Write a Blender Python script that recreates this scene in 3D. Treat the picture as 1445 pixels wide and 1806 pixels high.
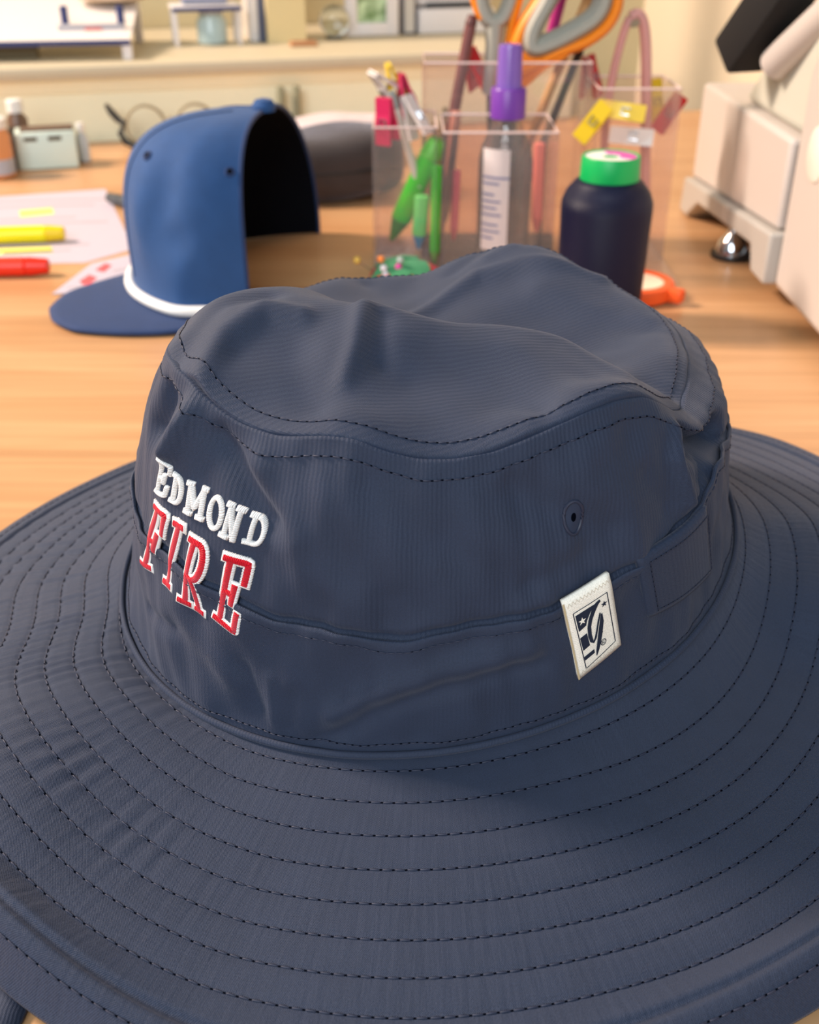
import bpy, bmesh, math, random
import numpy as np
from mathutils import Vector, Matrix

for o in list(bpy.data.objects):
    bpy.data.objects.remove(o)
SC = bpy.context.scene
COL = SC.collection
rad = math.radians
MM = 0.001                                   # everything below is written in millimetres

# ------------------------------------------------------------------ camera, world, lights, exposure
CAM_H, CAM_P, F_PX = 210.0, 30.0, 1900.0     # height over the table, downward pitch, focal length for a 1445x1806 frame
cd = bpy.data.cameras.new('camera')
cam = bpy.data.objects.new('camera', cd)
COL.objects.link(cam)
cam.location = (0, 0, CAM_H * MM)
cam.rotation_euler = (rad(90 - CAM_P), 0, 0)
cd.sensor_fit = 'VERTICAL'
cd.sensor_height = 36.0
cd.lens = F_PX / 1806 * 36.0
cd.clip_start = 0.01
cd.dof.use_dof = True
cd.dof.focus_distance = 0.262
cd.dof.aperture_fstop = 17.0
SC.camera = cam

w = bpy.data.worlds.new('room_light')
SC.world = w
w.use_nodes = True
w.node_tree.nodes['Background'].inputs[0].default_value = (0.90, 0.96, 1.0, 1)
w.node_tree.nodes['Background'].inputs[1].default_value = 0.34

def area(name, loc, target, size, size_y, watts, color):
    ld = bpy.data.lights.new(name, 'AREA')
    ld.shape = 'RECTANGLE'
    ld.size, ld.size_y, ld.energy, ld.color = size, size_y, watts, color
    o = bpy.data.objects.new(name, ld)
    COL.objects.link(o)
    o.location = loc
    o.rotation_euler = (Vector(target) - Vector(loc)).to_track_quat('-Z', 'Y').to_euler()
    return o

area('window_light', (-1.80, 0.86, 1.58), (0.0, 0.30, 0.05), 0.40, 0.50, 108, (1.0, 0.80, 0.66))
area('window_behind_camera', (-0.45, -1.30, 1.05), (0.0, 0.40, 0.05), 1.2, 1.0, 33, (0.84, 0.93, 1.0))

vs = SC.view_settings
vs.view_transform = 'Standard'
vs.look = 'None'
vs.gamma = 1.0
vs.use_curve_mapping = False
vs.exposure = -0.10

# ------------------------------------------------------------------ node materials
def srgb(r, g, b):
    f = lambda c: (c / 12.92 if c <= 0.04045 else ((c + 0.055) / 1.055) ** 2.4)
    return (f(r / 255), f(g / 255), f(b / 255), 1.0)

MATS = {}
def mat(name, col, rough=0.5, metal=0.0, spec=0.5, trans=0.0, coat=0.0, alpha=None, vary=0.06, vscale=60.0, ior=1.45, sheen=0.0, emit=None):
    """procedural principled material: base colour broken up a little by noise"""
    if name in MATS:
        return MATS[name]
    m = bpy.data.materials.new(name)
    m.use_nodes = True
    nt = m.node_tree
    b = nt.nodes['Principled BSDF']
    c = srgb(*col)
    if vary > 0:
        tc = nt.nodes.new('ShaderNodeTexCoord')
        nz = nt.nodes.new('ShaderNodeTexNoise')
        nz.inputs['Scale'].default_value = vscale
        nz.inputs['Detail'].default_value = 3
        mx = nt.nodes.new('ShaderNodeMix')
        mx.data_type = 'RGBA'
        mx.inputs[6].default_value = tuple(x * (1 - vary) for x in c[:3]) + (1,)
        mx.inputs[7].default_value = tuple(min(1, x * (1 + vary)) for x in c[:3]) + (1,)
        nt.links.new(tc.outputs['Object'], nz.inputs['Vector'])
        nt.links.new(nz.outputs['Fac'], mx.inputs[0])
        nt.links.new(mx.outputs[2], b.inputs['Base Color'])
    else:
        b.inputs['Base Color'].default_value = c
    b.inputs['Roughness'].default_value = rough
    b.inputs['Metallic'].default_value = metal
    b.inputs['Specular IOR Level'].default_value = spec
    b.inputs['Transmission Weight'].default_value = trans
    b.inputs['Coat Weight'].default_value = coat
    b.inputs['IOR'].default_value = ior
    b.inputs['Sheen Weight'].default_value = sheen
    if emit:
        b.inputs['Emission Color'].default_value = c
        b.inputs['Emission Strength'].default_value = emit
    MATS[name] = m
    return m

def clear_plastic(name, tint, gloss=0.12, rough=0.05):
    """thin acrylic sheet: tinted see-through with fresnel gloss"""
    m = bpy.data.materials.new(name)
    m.use_nodes = True
    nt = m.node_tree
    nt.nodes.clear()
    out = nt.nodes.new('ShaderNodeOutputMaterial')
    tr = nt.nodes.new('ShaderNodeBsdfTransparent')
    tr.inputs[0].default_value = srgb(*tint)
    gl = nt.nodes.new('ShaderNodeBsdfGlossy')
    gl.inputs['Roughness'].default_value = rough
    df = nt.nodes.new('ShaderNodeBsdfDiffuse')
    df.inputs[0].default_value = srgb(*tint)
    lw = nt.nodes.new('ShaderNodeLayerWeight')
    lw.inputs[0].default_value = 0.35
    mp = nt.nodes.new('ShaderNodeMapRange')
    mp.inputs[3].default_value = gloss * 0.4
    mp.inputs[4].default_value = min(1, gloss * 4)
    nt.links.new(lw.outputs['Fresnel'], mp.inputs[0])
    m1 = nt.nodes.new('ShaderNodeMixShader')
    m1.inputs[0].default_value = 0.045
    nt.links.new(tr.outputs[0], m1.inputs[1])
    nt.links.new(df.outputs[0], m1.inputs[2])
    m2 = nt.nodes.new('ShaderNodeMixShader')
    nt.links.new(mp.outputs[0], m2.inputs[0])
    nt.links.new(m1.outputs[0], m2.inputs[1])
    nt.links.new(gl.outputs[0], m2.inputs[2])
    nt.links.new(m2.outputs[0], out.inputs[0])
    return m

def fabric(name, col, ribs=(1.25, 0.0), rib_amt=0.25, pucker=(0.0, 1.0, 1.0), weave=0.30, sheen=0.12, rough=0.62, bump=0.6, spec=0.3):
    """woven cloth on a UV map laid out in millimetres: fine weave, ripstop rows (rib pitch along u, v) and gathered puckers"""
    m = bpy.data.materials.new(name)
    m.use_nodes = True
    nt = m.node_tree
    N, L = nt.nodes, nt.links
    b = N['Principled BSDF']
    uv = N.new('ShaderNodeUVMap')
    uv.uv_map = 'mm'
    sep = N.new('ShaderNodeSeparateXYZ')
    L.new(uv.outputs[0], sep.inputs[0])
    def math_(op, a, bb=None):
        n = N.new('ShaderNodeMath')
        n.operation = op
        for i, x in enumerate((a, bb)):
            if x is None:
                continue
            if isinstance(x, (int, float)):
                n.inputs[i].default_value = x
            else:
                L.new(x, n.inputs[i])
        return n.outputs[0]
    def noise(sx, sy, scale, detail=2):
        mp = N.new('ShaderNodeMapping')
        mp.inputs['Scale'].default_value = (sx, sy, 1)
        L.new(uv.outputs[0], mp.inputs[0])
        nz = N.new('ShaderNodeTexNoise')
        nz.inputs['Scale'].default_value = scale
        nz.inputs['Detail'].default_value = detail
        L.new(mp.outputs[0], nz.inputs['Vector'])
        return nz.outputs['Fac']
    h = math_('MULTIPLY', noise(1, 1, 3.2, 3), weave)
    wu = math_('SINE', math_('MULTIPLY', sep.outputs[0], 2 * math.pi / 0.42))
    wv = math_('SINE', math_('MULTIPLY', sep.outputs[1], 2 * math.pi / 0.42))
    h = math_('ADD', h, math_('MULTIPLY', math_('MULTIPLY', wu, wv), weave * 0.35))
    for k, pitch in enumerate(ribs):
        if pitch > 0:
            wob = math_('MULTIPLY', noise(0.25, 0.25, 1.0, 1), 1.0)
            s = math_('SINE', math_('MULTIPLY', math_('ADD', sep.outputs[k], wob), 2 * math.pi / pitch))
            brk = math_('ADD', noise(1, 1, 1.6, 1), 0.2)
            h = math_('ADD', h, math_('MULTIPLY', math_('MULTIPLY', s, brk), rib_amt))
    if pucker[0] > 0:
        h = math_('ADD', h, math_('MULTIPLY', noise(pucker[1], pucker[2], 1.0, 2), pucker[0]))
    bp = N.new('ShaderNodeBump')
    bp.inputs['Strength'].default_value = bump
    bp.inputs['Distance'].default_value = 0.0005
    L.new(h, bp.inputs['Height'])
    L.new(bp.outputs[0], b.inputs['Normal'])
    c = srgb(*col)
    mx = N.new('ShaderNodeMix')
    mx.data_type = 'RGBA'
    mx.inputs[6].default_value = tuple(x * 0.48 for x in c[:3]) + (1,)
    mx.inputs[7].default_value = tuple(x * 1.58 for x in c[:3]) + (1,)
    L.new(math_('ADD', math_('MULTIPLY', noise(1, 1, 2.3, 4), 0.75), math_('MULTIPLY', noise(1, 1, 0.10, 2), 0.25)), mx.inputs[0])
    L.new(mx.outputs[2], b.inputs['Base Color'])
    b.inputs['Roughness'].default_value = rough
    b.inputs['Specular IOR Level'].default_value = spec
    b.inputs['Sheen Weight'].default_value = sheen
    b.inputs['Sheen Roughness'].default_value = 0.45
    b.inputs['Sheen Tint'].default_value = (0.75, 0.78, 0.95, 1)
    MATS[name] = m
    return m

# ------------------------------------------------------------------ object helpers
def tag(o, label=None, cat=None, group=None, kind=None):
    if label: o['label'] = label
    if cat: o['category'] = cat
    if group: o['group'] = group
    if kind: o['kind'] = kind
    return o

def thing(name, label, cat, loc=(0, 0, 0), rz=0.0, group=None):
    o = bpy.data.objects.new(name, None)
    o.empty_display_size = 0.01
    COL.objects.link(o)
    o.location = tuple(x * MM for x in loc)
    o.rotation_euler = (0, 0, rad(rz))
    return tag(o, label, cat, group)

def link(name, me, parent=None):
    o = bpy.data.objects.new(name, me)
    COL.objects.link(o)
    if parent is not None:
        o.parent = parent
    return o

def mesh(name, V, F, m, parent=None, uv=None, smooth=True, recalc=False, fm=None, loc=None, rot=None, label=None, kind=None):
    """V in millimetres (local), F faces; m a material or a list with fm the face indices"""
    me = bpy.data.meshes.new(name)
    V = np.asarray(V, float) * MM
    me.from_pydata(V.tolist(), [], [list(map(int, f)) for f in F])
    for x in (m if isinstance(m, (list, tuple)) else [m]):
        me.materials.append(x)
    if fm is not None:
        me.polygons.foreach_set('material_index', np.asarray(fm, dtype=np.int32))
    if recalc:
        bm = bmesh.new()
        bm.from_mesh(me)
        bmesh.ops.recalc_face_normals(bm, faces=bm.faces)
        bm.to_mesh(me)
        bm.free()
    me.polygons.foreach_set('use_smooth', [smooth] * len(me.polygons))
    if uv is not None:
        l = me.uv_layers.new(name='mm')
        vi = np.empty(len(me.loops), dtype=np.int32)
        me.loops.foreach_get('vertex_index', vi)
        l.data.foreach_set('uv', np.asarray(uv, dtype=np.float32)[vi].ravel())
    me.update()
    o = link(name, me, parent)
    if loc is not None: o.location = tuple(x * MM for x in loc)
    if rot is not None: o.rotation_euler = tuple(rad(x) for x in rot)
    if label: o['label'] = label
    if kind: o['kind'] = kind
    return o

def grid_faces(nu, nv, wrap_u=False, off=0, flip=False):
    F = []
    for i in range(nu if wrap_u else nu - 1):
        i2 = (i + 1) % nu
        for j in range(nv - 1):
            f = (off + i * nv + j, off + i2 * nv + j, off + i2 * nv + j + 1, off + i * nv + j + 1)
            F.append(f[::-1] if flip else f)
    return F

class MB:
    """collects primitives into ONE mesh"""
    def __init__(self):
        self.V, self.F, self.M = [], [], []
    def add(self, V, F, mi=0):
        k = len(self.V)
        self.V += [tuple(v) for v in V]
        self.F += [tuple(k + i for i in f) for f in F]
        self.M += [mi] * len(F)
        return self
    def bevbox(self, c, s, bev=1.0, seg=2, rot=None, mi=0):
        bm = bmesh.new()
        bmesh.ops.create_cube(bm, size=1.0)
        for v in bm.verts:
            v.co = Vector((v.co.x * s[0], v.co.y * s[1], v.co.z * s[2]))
        if bev > 0:
            bmesh.ops.bevel(bm, geom=list(bm.edges), offset=min(bev, min(s) * 0.45), segments=seg, affect='EDGES', profile=0.5)
        R = Matrix.Identity(3)
        if rot is not None:
            from mathutils import Euler
            R = Euler([rad(x) for x in rot]).to_matrix()
        V = [(R @ v.co) + Vector(c) for v in bm.verts]
        bm.verts.index_update()
        F = [[v.index for v in f.verts] for f in bm.faces]
        bm.free()
        return self.add(V, F, mi)
    def lathe(self, prof, seg=32, c=(0, 0, 0), axis=None, mi=0, caps=True):
        """prof: (r, z) pairs; axis: optional direction for z"""
        V, F = [], []
        n = len(prof)
        for i in range(seg):
            a = 2 * math.pi * i / seg
            for r, z in prof:
                V.append(Vector((r * math.cos(a), r * math.sin(a), z)))
        F = grid_faces(seg, n, True)
        if caps:
            if prof[0][0] > 1e-6: F.append(tuple(i * n for i in range(seg))[::-1])
            if prof[-1][0] > 1e-6: F.append(tuple(i * n + n - 1 for i in range(seg)))
        if axis is not None:
            R = Vector((0, 0, 1)).rotation_difference(Vector(axis).normalized()).to_matrix()
            V = [R @ v for v in V]
        V = [v + Vector(c) for v in V]
        return self.add(V, F, mi)
    def rod(self, a, b, r, r2=None, seg=14, mi=0, bev=0.15):
        a, b = Vector(a), Vector(b)
        h = (b - a).length
        r2 = r if r2 is None else r2
        e = min(bev * r, h * 0.2)
        return self.lathe([(0, 0), (r - e, 0), (r, e), (r2, h - e), (max(r2 - e, 0), h), (0, h)], seg, a, b - a, mi, caps=False)
    def tube(self, P, R, seg=10, mi=0, flat=1.0, closed=False, up=(0, 0, 1)):
        """tube along points P with radius R (number or list), flattened along 'up' by flat"""
        P = [Vector(p) for p in P]
        n = len(P)
        R = [R] * n if isinstance(R, (int, float)) else R
        V = []
        for i, p in enumerate(P):
            a = P[(i - 1) % n] if (closed or i > 0) else p
            b = P[(i + 1) % n] if (closed or i < n - 1) else p
            t = (b - a).normalized()
            u = Vector(up)
            u = (u - t * u.dot(t))
            if u.length < 1e-4: u = Vector((1, 0, 0)) - t * t.x
            u.normalize()
            s = t.cross(u)
            for k in range(seg):
                an = 2 * math.pi * k / seg
                V.append(p + s * (R[i] * math.cos(an)) + u * (R[i] * flat * math.sin(an)))
        F = grid_faces(n, seg, closed)
        F = []
        for i in range(n if closed else n - 1):
            i2 = (i + 1) % n
            for k in range(seg):
                k2 = (k + 1) % seg
                F.append((i * seg + k, i * seg + k2, i2 * seg + k2, i2 * seg + k))
        if not closed:
            F.append(tuple(range(seg))[::-1])
            F.append(tuple((n - 1) * seg + k for k in range(seg)))
        return self.add(V, F, mi)
    def prism(self, poly, h0, h1, axes='xy', mi=0):
        """extrude a polygon given in two axes along the third"""
        n = len(poly)
        def p3(a, b, h):
            return {'xy': (a, b, h), 'yz': (h, a, b), 'xz': (a, h, b)}[axes]
        V = [p3(a, b, h0) for a, b in poly] + [p3(a, b, h1) for a, b in poly]
        F = [tuple(range(n))[::-1], tuple(range(n, 2 * n))] + [(i, (i + 1) % n, n + (i + 1) % n, n + i) for i in range(n)]
        return self.add(V, F, mi)
    def build(self, name, m, parent=None, smooth=True, uvscale=None, auto=True, **kw):
        uv = None
        if uvscale:
            A = np.asarray([tuple(v) for v in self.V])
            uv = np.stack([A[:, 0] + A[:, 1] * 0.5, A[:, 2] + A[:, 1] * 0.3], -1)
        o = mesh(name, [tuple(v) for v in self.V], self.F, m, parent, uv=uv, smooth=smooth, recalc=True,
                 fm=self.M if isinstance(m, (list, tuple)) else None, **kw)
        if smooth and auto:
            o.data.set_sharp_from_angle(angle=rad(38))
        return o

def copy_tree(o, parent=None, loc=None, rot=None, label=None):
    c = o.copy()
    COL.objects.link(c)
    if parent is not None: c.parent = parent
    for ch in list(o.children):
        copy_tree(ch, c)
    if loc is not None: c.location = tuple(x * MM for x in loc)
    if rot is not None: c.rotation_euler = tuple(rad(x) for x in rot)
    if label: c['label'] = label
    return c
# ------------------------------------------------------------------ shape of the wide-brimmed hat (millimetres, world axes)
# HATMATH BEGIN
HC = np.array([5.6, 283.0])                  # centre of the head opening on the table plan
HA, HB, HPH = 92.0, 82.0, 0.25               # half axes and turn of the oval

def oval(th):
    a = th - HPH
    return HA * HB / np.hypot(HB * np.cos(a), HA * np.sin(a))

def z_join(th):                              # height of the crown / brim join: the hat tips towards its front-left
    return 40 + oval(th) * (0.09 * np.cos(th) + 0.17 * np.sin(th))

def smooth1(a, s, axis=0, wrap=False):
    n = int(max(1, round(3 * s)))
    k = np.exp(-0.5 * (np.arange(-n, n + 1) / s) ** 2)
    k /= k.sum()
    pad = [(0, 0)] * a.ndim
    pad[axis] = (n, n)
    b = np.pad(a, pad, mode='wrap' if wrap else 'edge')
    return np.apply_along_axis(lambda v: np.convolve(v, k, 'valid'), axis, b)

class Ring:                                  # smooth periodic function of the angle in degrees
    def __init__(self, pts, s=4.0):
        pts = sorted(pts)
        x = np.array([p[0] for p in pts], float)
        y = np.array([p[1] for p in pts], float)
        g = np.arange(0, 360, 0.5)
        self.y = smooth1(np.interp(g, x, y, period=360), s, wrap=True)
    def __call__(self, th):
        d = np.mod(np.degrees(th), 360) * 2
        return np.interp(d, np.arange(721), np.append(self.y, self.y[0]))

z_band = Ring([(204, 75), (208.5, 71.5), (213, 70), (217, 69.6), (225, 69.2), (234, 66), (240, 63.8), (244, 61.6), (247, 61.3), (251.4, 61.8), (257, 60.9), (263, 59.5), (269.5, 61.5),
               (278, 63), (284, 64.2), (291, 65), (298.5, 68.2), (305, 71.3), (311, 72.3), (317, 75.7), (325, 79.5), (328.6, 83), (331, 85), (338, 83), (348, 80), (0, 80), (45, 90), (90, 88), (135, 84), (180, 82)], 2.0)
z_seam = Ring([(180, 107), (190, 110.5), (200, 112.5), (210, 114), (219, 114.3), (226.5, 111.6), (230, 108.8), (235, 106.2), (242.5, 105), (251, 106.7), (256, 106.6), (261.5, 103.9), (267, 102.2),
               (273, 101.9), (280, 102.9), (289.5, 106.7), (298, 109.5), (304.5, 110.3), (312, 108.9), (318, 104.5), (324, 100), (334, 95), (345, 96), (355, 97), (5, 97),
               (20, 98), (32, 99.5), (44, 101.2), (51, 105), (57, 107.5), (65, 107.3), (72, 106), (82, 101.5), (88, 97.5), (92, 95.5), (100, 96.5), (108, 97), (116, 97.5), (123, 96.2), (135, 96), (150, 99), (165, 103)], 2.2)

RIDGES = [  # (points as (deg, z), height in mm, half width in mm): folds and dents of the soft wall
    ([(226.5, 112), (223, 97)], 3.4, 2.8), ([(232, 103), (243, 86)], -2.8, 3.2), ([(240, 99), (248, 84)], 1.2, 3.5),
    ([(262, 70), (262, 64)], -1.2, 4.0), ([(255, 92), (268, 76)], 1.1, 6.0), ([(283, 94), (300, 82)], -1.8, 5.0), ([(300, 92), (306, 74)], 1.0, 4.0),
    ([(250, 26), (255, 32), (261, 40), (270, 45.5), (281, 49), (288, 50)], -1.5, 2.9), ([(254, 37), (262, 46), (272, 52), (286, 55.5)], 2.3, 3.8),
    ([(213, 45), (222, 47)], -1.6, 2.5), ([(224, 55), (236, 40)], 1.1, 4.0), ([(240, 34), (238, 46)], -1.0, 2.0), ([(246, 30), (247, 42)], -0.8, 1.8), ([(243, 32), (243, 45)], 0.7, 1.6),
    ([(314, 68), (324, 60)], 0.7, 4.0), ([(286, 72), (296, 77)], -1.0, 3.0), ([(272, 84), (284, 72)], -0.8, 5.0), ([(246, 80), (256, 70)], 0.8, 4.0)]

RIDGES_UP = [  # folds of the wall cloth only, above the hat band
    ([(218, 106), (216, 97)], -4.6, 4.2), ([(227, 109), (224, 98)], 1.4, 2.4), ([(321.5, 95), (328, 88.5), (336, 86.5), (344, 85)], -9.5, 3.4),
    ([(323, 99), (330, 93.5), (341, 91), (355, 90), (12, 90), (25, 91)], 2.6, 5.0), ([(318.4, 100), (316.6, 93), (318.4, 82)], 3.0, 2.6), ([(324, 84), (329, 82)], -2.0, 2.6), ([(309, 92), (313, 82)], -1.2, 3.0)]

def poly_dist2(X, Y, pts):
    d2 = None
    for (ax, ay), (bx, by) in zip(pts, pts[1:]):
        t = np.clip(((X - ax) * (bx - ax) + (Y - ay) * (by - ay)) / ((bx - ax) ** 2 + (by - ay) ** 2 + 1e-9), 0, 1)
        q = (X - ax - t * (bx - ax)) ** 2 + (Y - ay - t * (by - ay)) ** 2
        d2 = q if d2 is None else np.minimum(d2, q)
    return d2

SMOOTH_WALL = [False]
def wrinkle(th, z, ridges=None):
    D = np.mod(np.degrees(th), 360)
    X = np.where(D < 100, D + 360, D) * 1.52             # unroll with the cut at the back
    d = np.zeros(np.broadcast(X, z).shape)
    if SMOOTH_WALL[0]:
        return d
    for pts, h, s in (RIDGES if ridges is None else ridges):
        pts = [((a + 360 if a < 100 else a) * 1.52, b) for a, b in pts]
        d += h * np.exp(-poly_dist2(X, z, pts) / (s * s))
    if ridges is not None:
        return d
    Xp = np.radians(D)                                   # slow undulations, periodic round the crown
    d += 0.45 * np.sin(14 * Xp + z * 0.11) + 0.4 * np.sin(25 * Xp - z * 0.17 + 1.3 + 0.8 * np.sin(z * 0.15)) + 0.2 * np.sin(62 * Xp + z * 0.13 + 1.2 * np.sin(10 * Xp))
    return d

S_TOP = 0.88
taper = Ring([(150, 0.07), (165, 0.12), (178, 0.16), (190, 0.17), (203, 0.115), (212, 0.05), (220, 0.015), (228, 0.0), (240, 0), (300, 0), (316, 0.01), (326, 0.04), (340, 0.085), (352, 0.095), (5, 0.08), (20, 0.045), (40, 0.015), (60, 0), (110, 0), (130, 0.03)], 2.5)
def s_top(th):                               # how far the crown has narrowed at the top seam
    return S_TOP - taper(th)
def wall_r(th, z, upper=False):                           # plan radius of the side wall at height z
    zj, zb, zs = z_join(th), z_band(th), z_seam(th)
    w = np.clip((z - zb) / (zs - zb), 0, 1)
    s = 1.0 - (1 - S_TOP) * (0.75 * w + 0.25 * w ** 3) + 0.010 * np.sin(np.pi * w) - taper(th) * np.clip((z - zj) / (zs - zj), 0, 1) ** 0.6
    e = np.clip((z - zj) / 6.0, 0, 1) * np.clip((zs - z) / 7.0, 0.0, 1) ** 0.7
    if upper:
        e2 = np.clip((zs + 0.5 - z) / 6.0, 0, 1)
        e2 = e2 * e2 * (3 - 2 * e2)
        return oval(th) * s + wrinkle(th, z) * e + wrinkle(th, z, RIDGES_UP) * e2
    return oval(th) * s + wrinkle(th, z) * e

def P_wall(th, z, out=0.0, upper=False):
    r = wall_r(th, z, upper) + out
    return np.stack([HC[0] + r * np.cos(th), HC[1] + r * np.sin(th), np.broadcast_to(z, r.shape)], -1)

# brim: height over the table by angle (rows) and distance from the join (columns)
BO = [0, 12, 28, 44, 60, 67, 71, 76.5]
BT = {170: (24, 17.5, 14.5, 10.5, 9.5, 8.5, 6), 185: (25, 21, 18, 15, 13, 12, 9), 200: (27, 26, 25, 23, 21, 20, 16), 210: (28.5, 29.5, 29.5, 28, 27, 26, 20), 216: (29, 29.5, 30.5, 28, 27, 26, 20),
      222: (27.6, 26.5, 28, 26.5, 26, 25, 17), 226: (25.5, 24, 24.8, 24.5, 25, 24, 13), 233: (22.8, 19.8, 18.3, 18.2, 24, 22, 9), 240: (20, 16.9, 14.6, 13.8, 16, 15, 3.2), 250: (20.6, 14.5, 11.2, 8.4, 7.7, 7, 2.0),
      267: (21, 15.6, 11.7, 7, 6.0, 5.5, 1.5), 285: (22, 16.5, 11.7, 8.7, 8.8, 8, 2.0), 291: (22, 16.2, 11.2, 8.3, 10.9, 9.5, 2.5), 303: (20.5, 15.5, 10.8, 7.7, 13, 11, 3.0), 315: (20, 15.2, 11, 7.8, 11, 10, 4),
      327: (20.8, 17.5, 14.5, 13, 13, 12, 8), 338: (25, 21, 16.5, 15, 15, 15, 12), 347: (34, 34, 31, 28, 26, 25, 22), 355: (39, 38.5, 34.5, 31, 29, 28, 25), 1: (41.5, 42, 39.5, 34, 30, 29, 26), 8: (41, 40, 37, 33, 30, 29, 26), 20: (39, 36, 33, 30, 28.5, 28, 26),
      35: (38, 33, 29.5, 27.5, 26.5, 26.5, 25), 50: (40, 34, 28, 24, 22, 21, 19), 90: (42, 32, 24, 18, 16, 15, 13), 120: (36, 27, 19, 13, 11, 10.5, 9), 145: (29, 21.5, 16, 11, 9.5, 9, 7)}
_g = np.arange(0, 360, 1.0)
_cols = [z_join(np.radians(_g))]
for _k in range(7):
    _cols.append(Ring([(a, v[_k]) for a, v in BT.items()], 5.0)(np.radians(_g)))
_og = np.arange(0, 76.51, 0.5)
BZ = np.stack([np.interp(_og, BO, row) for row in np.stack(_cols, 1)])
BZ = smooth1(BZ, 2.2, axis=1)
_wide = smooth1(BZ, 10.0, axis=1)
_mix = np.clip((58 - _og) / 12, 0, 1) * np.clip(_og / 8, 0, 1)
BZ = BZ * (1 - _mix) + _wide * _mix
BZ += (z_join(np.radians(_g)) - BZ[:, 0])[:, None] * np.exp(-_og / 4.0)[None]
ROWS = [4 + 7.9 * i for i in range(9)]

def brim_shift(th):
    d = np.mod(np.degrees(th), 360)
    return 5.8 * np.exp(-((d - 192) / 14.0) ** 2)

def P_brim(th, o, up=0.0, groove=True):
    d = np.mod(np.degrees(th), 360)
    o = np.broadcast_to(o, d.shape) if np.ndim(o) == 0 else o
    i0 = np.floor(d).astype(int) % 360
    i1 = (i0 + 1) % 360
    f = d - np.floor(d)
    oi = np.clip(o / 0.5, 0, len(_og) - 1.001)
    j0 = np.floor(oi).astype(int)
    g = oi - j0
    z = (BZ[i0, j0] * (1 - g) + BZ[i0, j0 + 1] * g) * (1 - f) + (BZ[i1, j0] * (1 - g) + BZ[i1, j0 + 1] * g) * f
    if groove:
        q = np.mod(o - 4 + 3.95, 7.9) - 3.95
        on = np.clip(o / 2, 0, 1) * np.clip((73 - o) / 2, 0, 1)
        z = z + on * (0.35 * np.cos(np.pi * q / 7.9) ** 0 * (1 - np.exp(-(q / 1.1) ** 2)) - 0.35)
        z = z - 1.3 * np.exp(-((o - 67.2) / 0.9) ** 2)
    r = oval(th) + o - brim_shift(th) * np.clip(o / 10, 0, 1) * (1 + 0.012 * o) * np.clip((76 - o) / 22, 0, 1)
    return np.stack([HC[0] + r * np.cos(th), HC[1] + r * np.sin(th), z + up], -1)

# soft caved-in top: height field through control points (x, y, z)
TOPC = [(-48, 255, 123.2), (-42, 263, 122.3), (-37, 271, 120.2), (-28, 280, 117.5), (-54, 243, 118.5), (-55, 262, 116.5), (-48, 280, 114.5), (-10, 250, 122), (5, 252, 117.5), (20, 255, 115), (39, 255, 111.8), (52, 241, 108),
        (0, 232, 110), (20, 233, 108.5), (-26, 243, 117.5), (42, 236, 109), (-31, 226, 110.5), (-12, 234, 115), (-8, 222, 108.5), (12, 220, 106.5), (30, 222, 107), (-42, 236, 115.5), (-20, 222, 109),
        (-8, 286, 102), (10, 284, 98.5), (30, 282, 97), (48, 274, 97), (62, 262, 98), (-4, 268, 112),
        (14, 334, 101.5), (33, 333, 105.5), (27, 346, 107.5), (49, 343, 107.5), (58, 336, 102), (20, 312, 97.5), (40, 312, 98.5), (62, 310, 98.5), (70, 298, 97.5), (79, 284, 97), (73, 318, 99),
        (-40, 302, 107), (-50, 288, 112), (-28, 320, 100), (-14, 344, 96.5), (-14, 318, 97.5), (-45, 322, 102), (2, 345, 97.5), (0, 310, 96), (-22, 300, 102)]
TFOLDS = [  # (points as (x, y), height, half width): creases of the top panel
    ([(-11.4, 253), (-12.6, 238), (-15, 229)], 1.6, 2.6), ([(-6.5, 250), (-7, 236)], -1.2, 3.2), ([(-48.8, 226.6), (-43.5, 240.8), (-35, 250), (-26, 249)], 1.9, 3.2),
    ([(-54, 238), (-46, 253), (-35, 259)], -1.9, 3.8), ([(-0.3, 315), (12.7, 326.8), (21.6, 333.8), (35, 334.5), (49.8, 333), (60.6, 330)], 1.8, 3.2),
    ([(25, 343), (33, 346)], 0.9, 3.0), ([(14, 341), (24, 349)], -1.0, 3.0), ([(-8, 255.3), (5.3, 254), (21, 257.6), (40, 256.5), (52, 243.5)], 1.4, 4.0),
    ([(45, 262), (66, 257)], -1.6, 5.0), ([(6, 243), (18, 226)], -0.9, 6.0), ([(26, 246), (34, 228)], 0.8, 6.0), ([(-26, 236), (-22, 222)], -0.8, 5.0), ([(30, 300), (60, 290)], -0.8, 6.0), ([(40, 322), (70, 305)], 0.8, 5.0)]
def top_fold(x, y):
    d = np.zeros(np.broadcast(x, y).shape)
    for pts, h, s in TFOLDS:
        d += h * np.exp(-poly_dist2(x, y, pts) / (s * s))
    return d
def _tps(r2):
    return 0.5 * r2 * np.log(r2 + 1e-9)
_ra = np.radians(np.arange(0, 360, 6.0))
_rim = [np.stack([HC[0] + oval(_ra) * s * np.cos(_ra), HC[1] + oval(_ra) * s * np.sin(_ra), z_seam(_ra) + dz], -1) for s, dz in ((s_top(_ra) + 0.005, -0.6), (s_top(_ra) - 0.04, 2.2))]
_C = np.concatenate([np.array(TOPC, float)] + _rim)
def _sysm():
    n = len(_C)
    D = ((_C[:, None, :2] - _C[None, :, :2]) ** 2).sum(-1) / 1e4
    A = np.zeros((n + 3, n + 3))
    A[:n, :n] = _tps(D) + np.eye(n) * 1.5e-3
    A[:n, n] = 1
    A[:n, n + 1:] = _C[:, :2] / 100
    A[n:, :n] = A[:n, n:].T
    return np.linalg.solve(A, np.append(_C[:, 2], [0, 0, 0]))
_W = _sysm()
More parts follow.
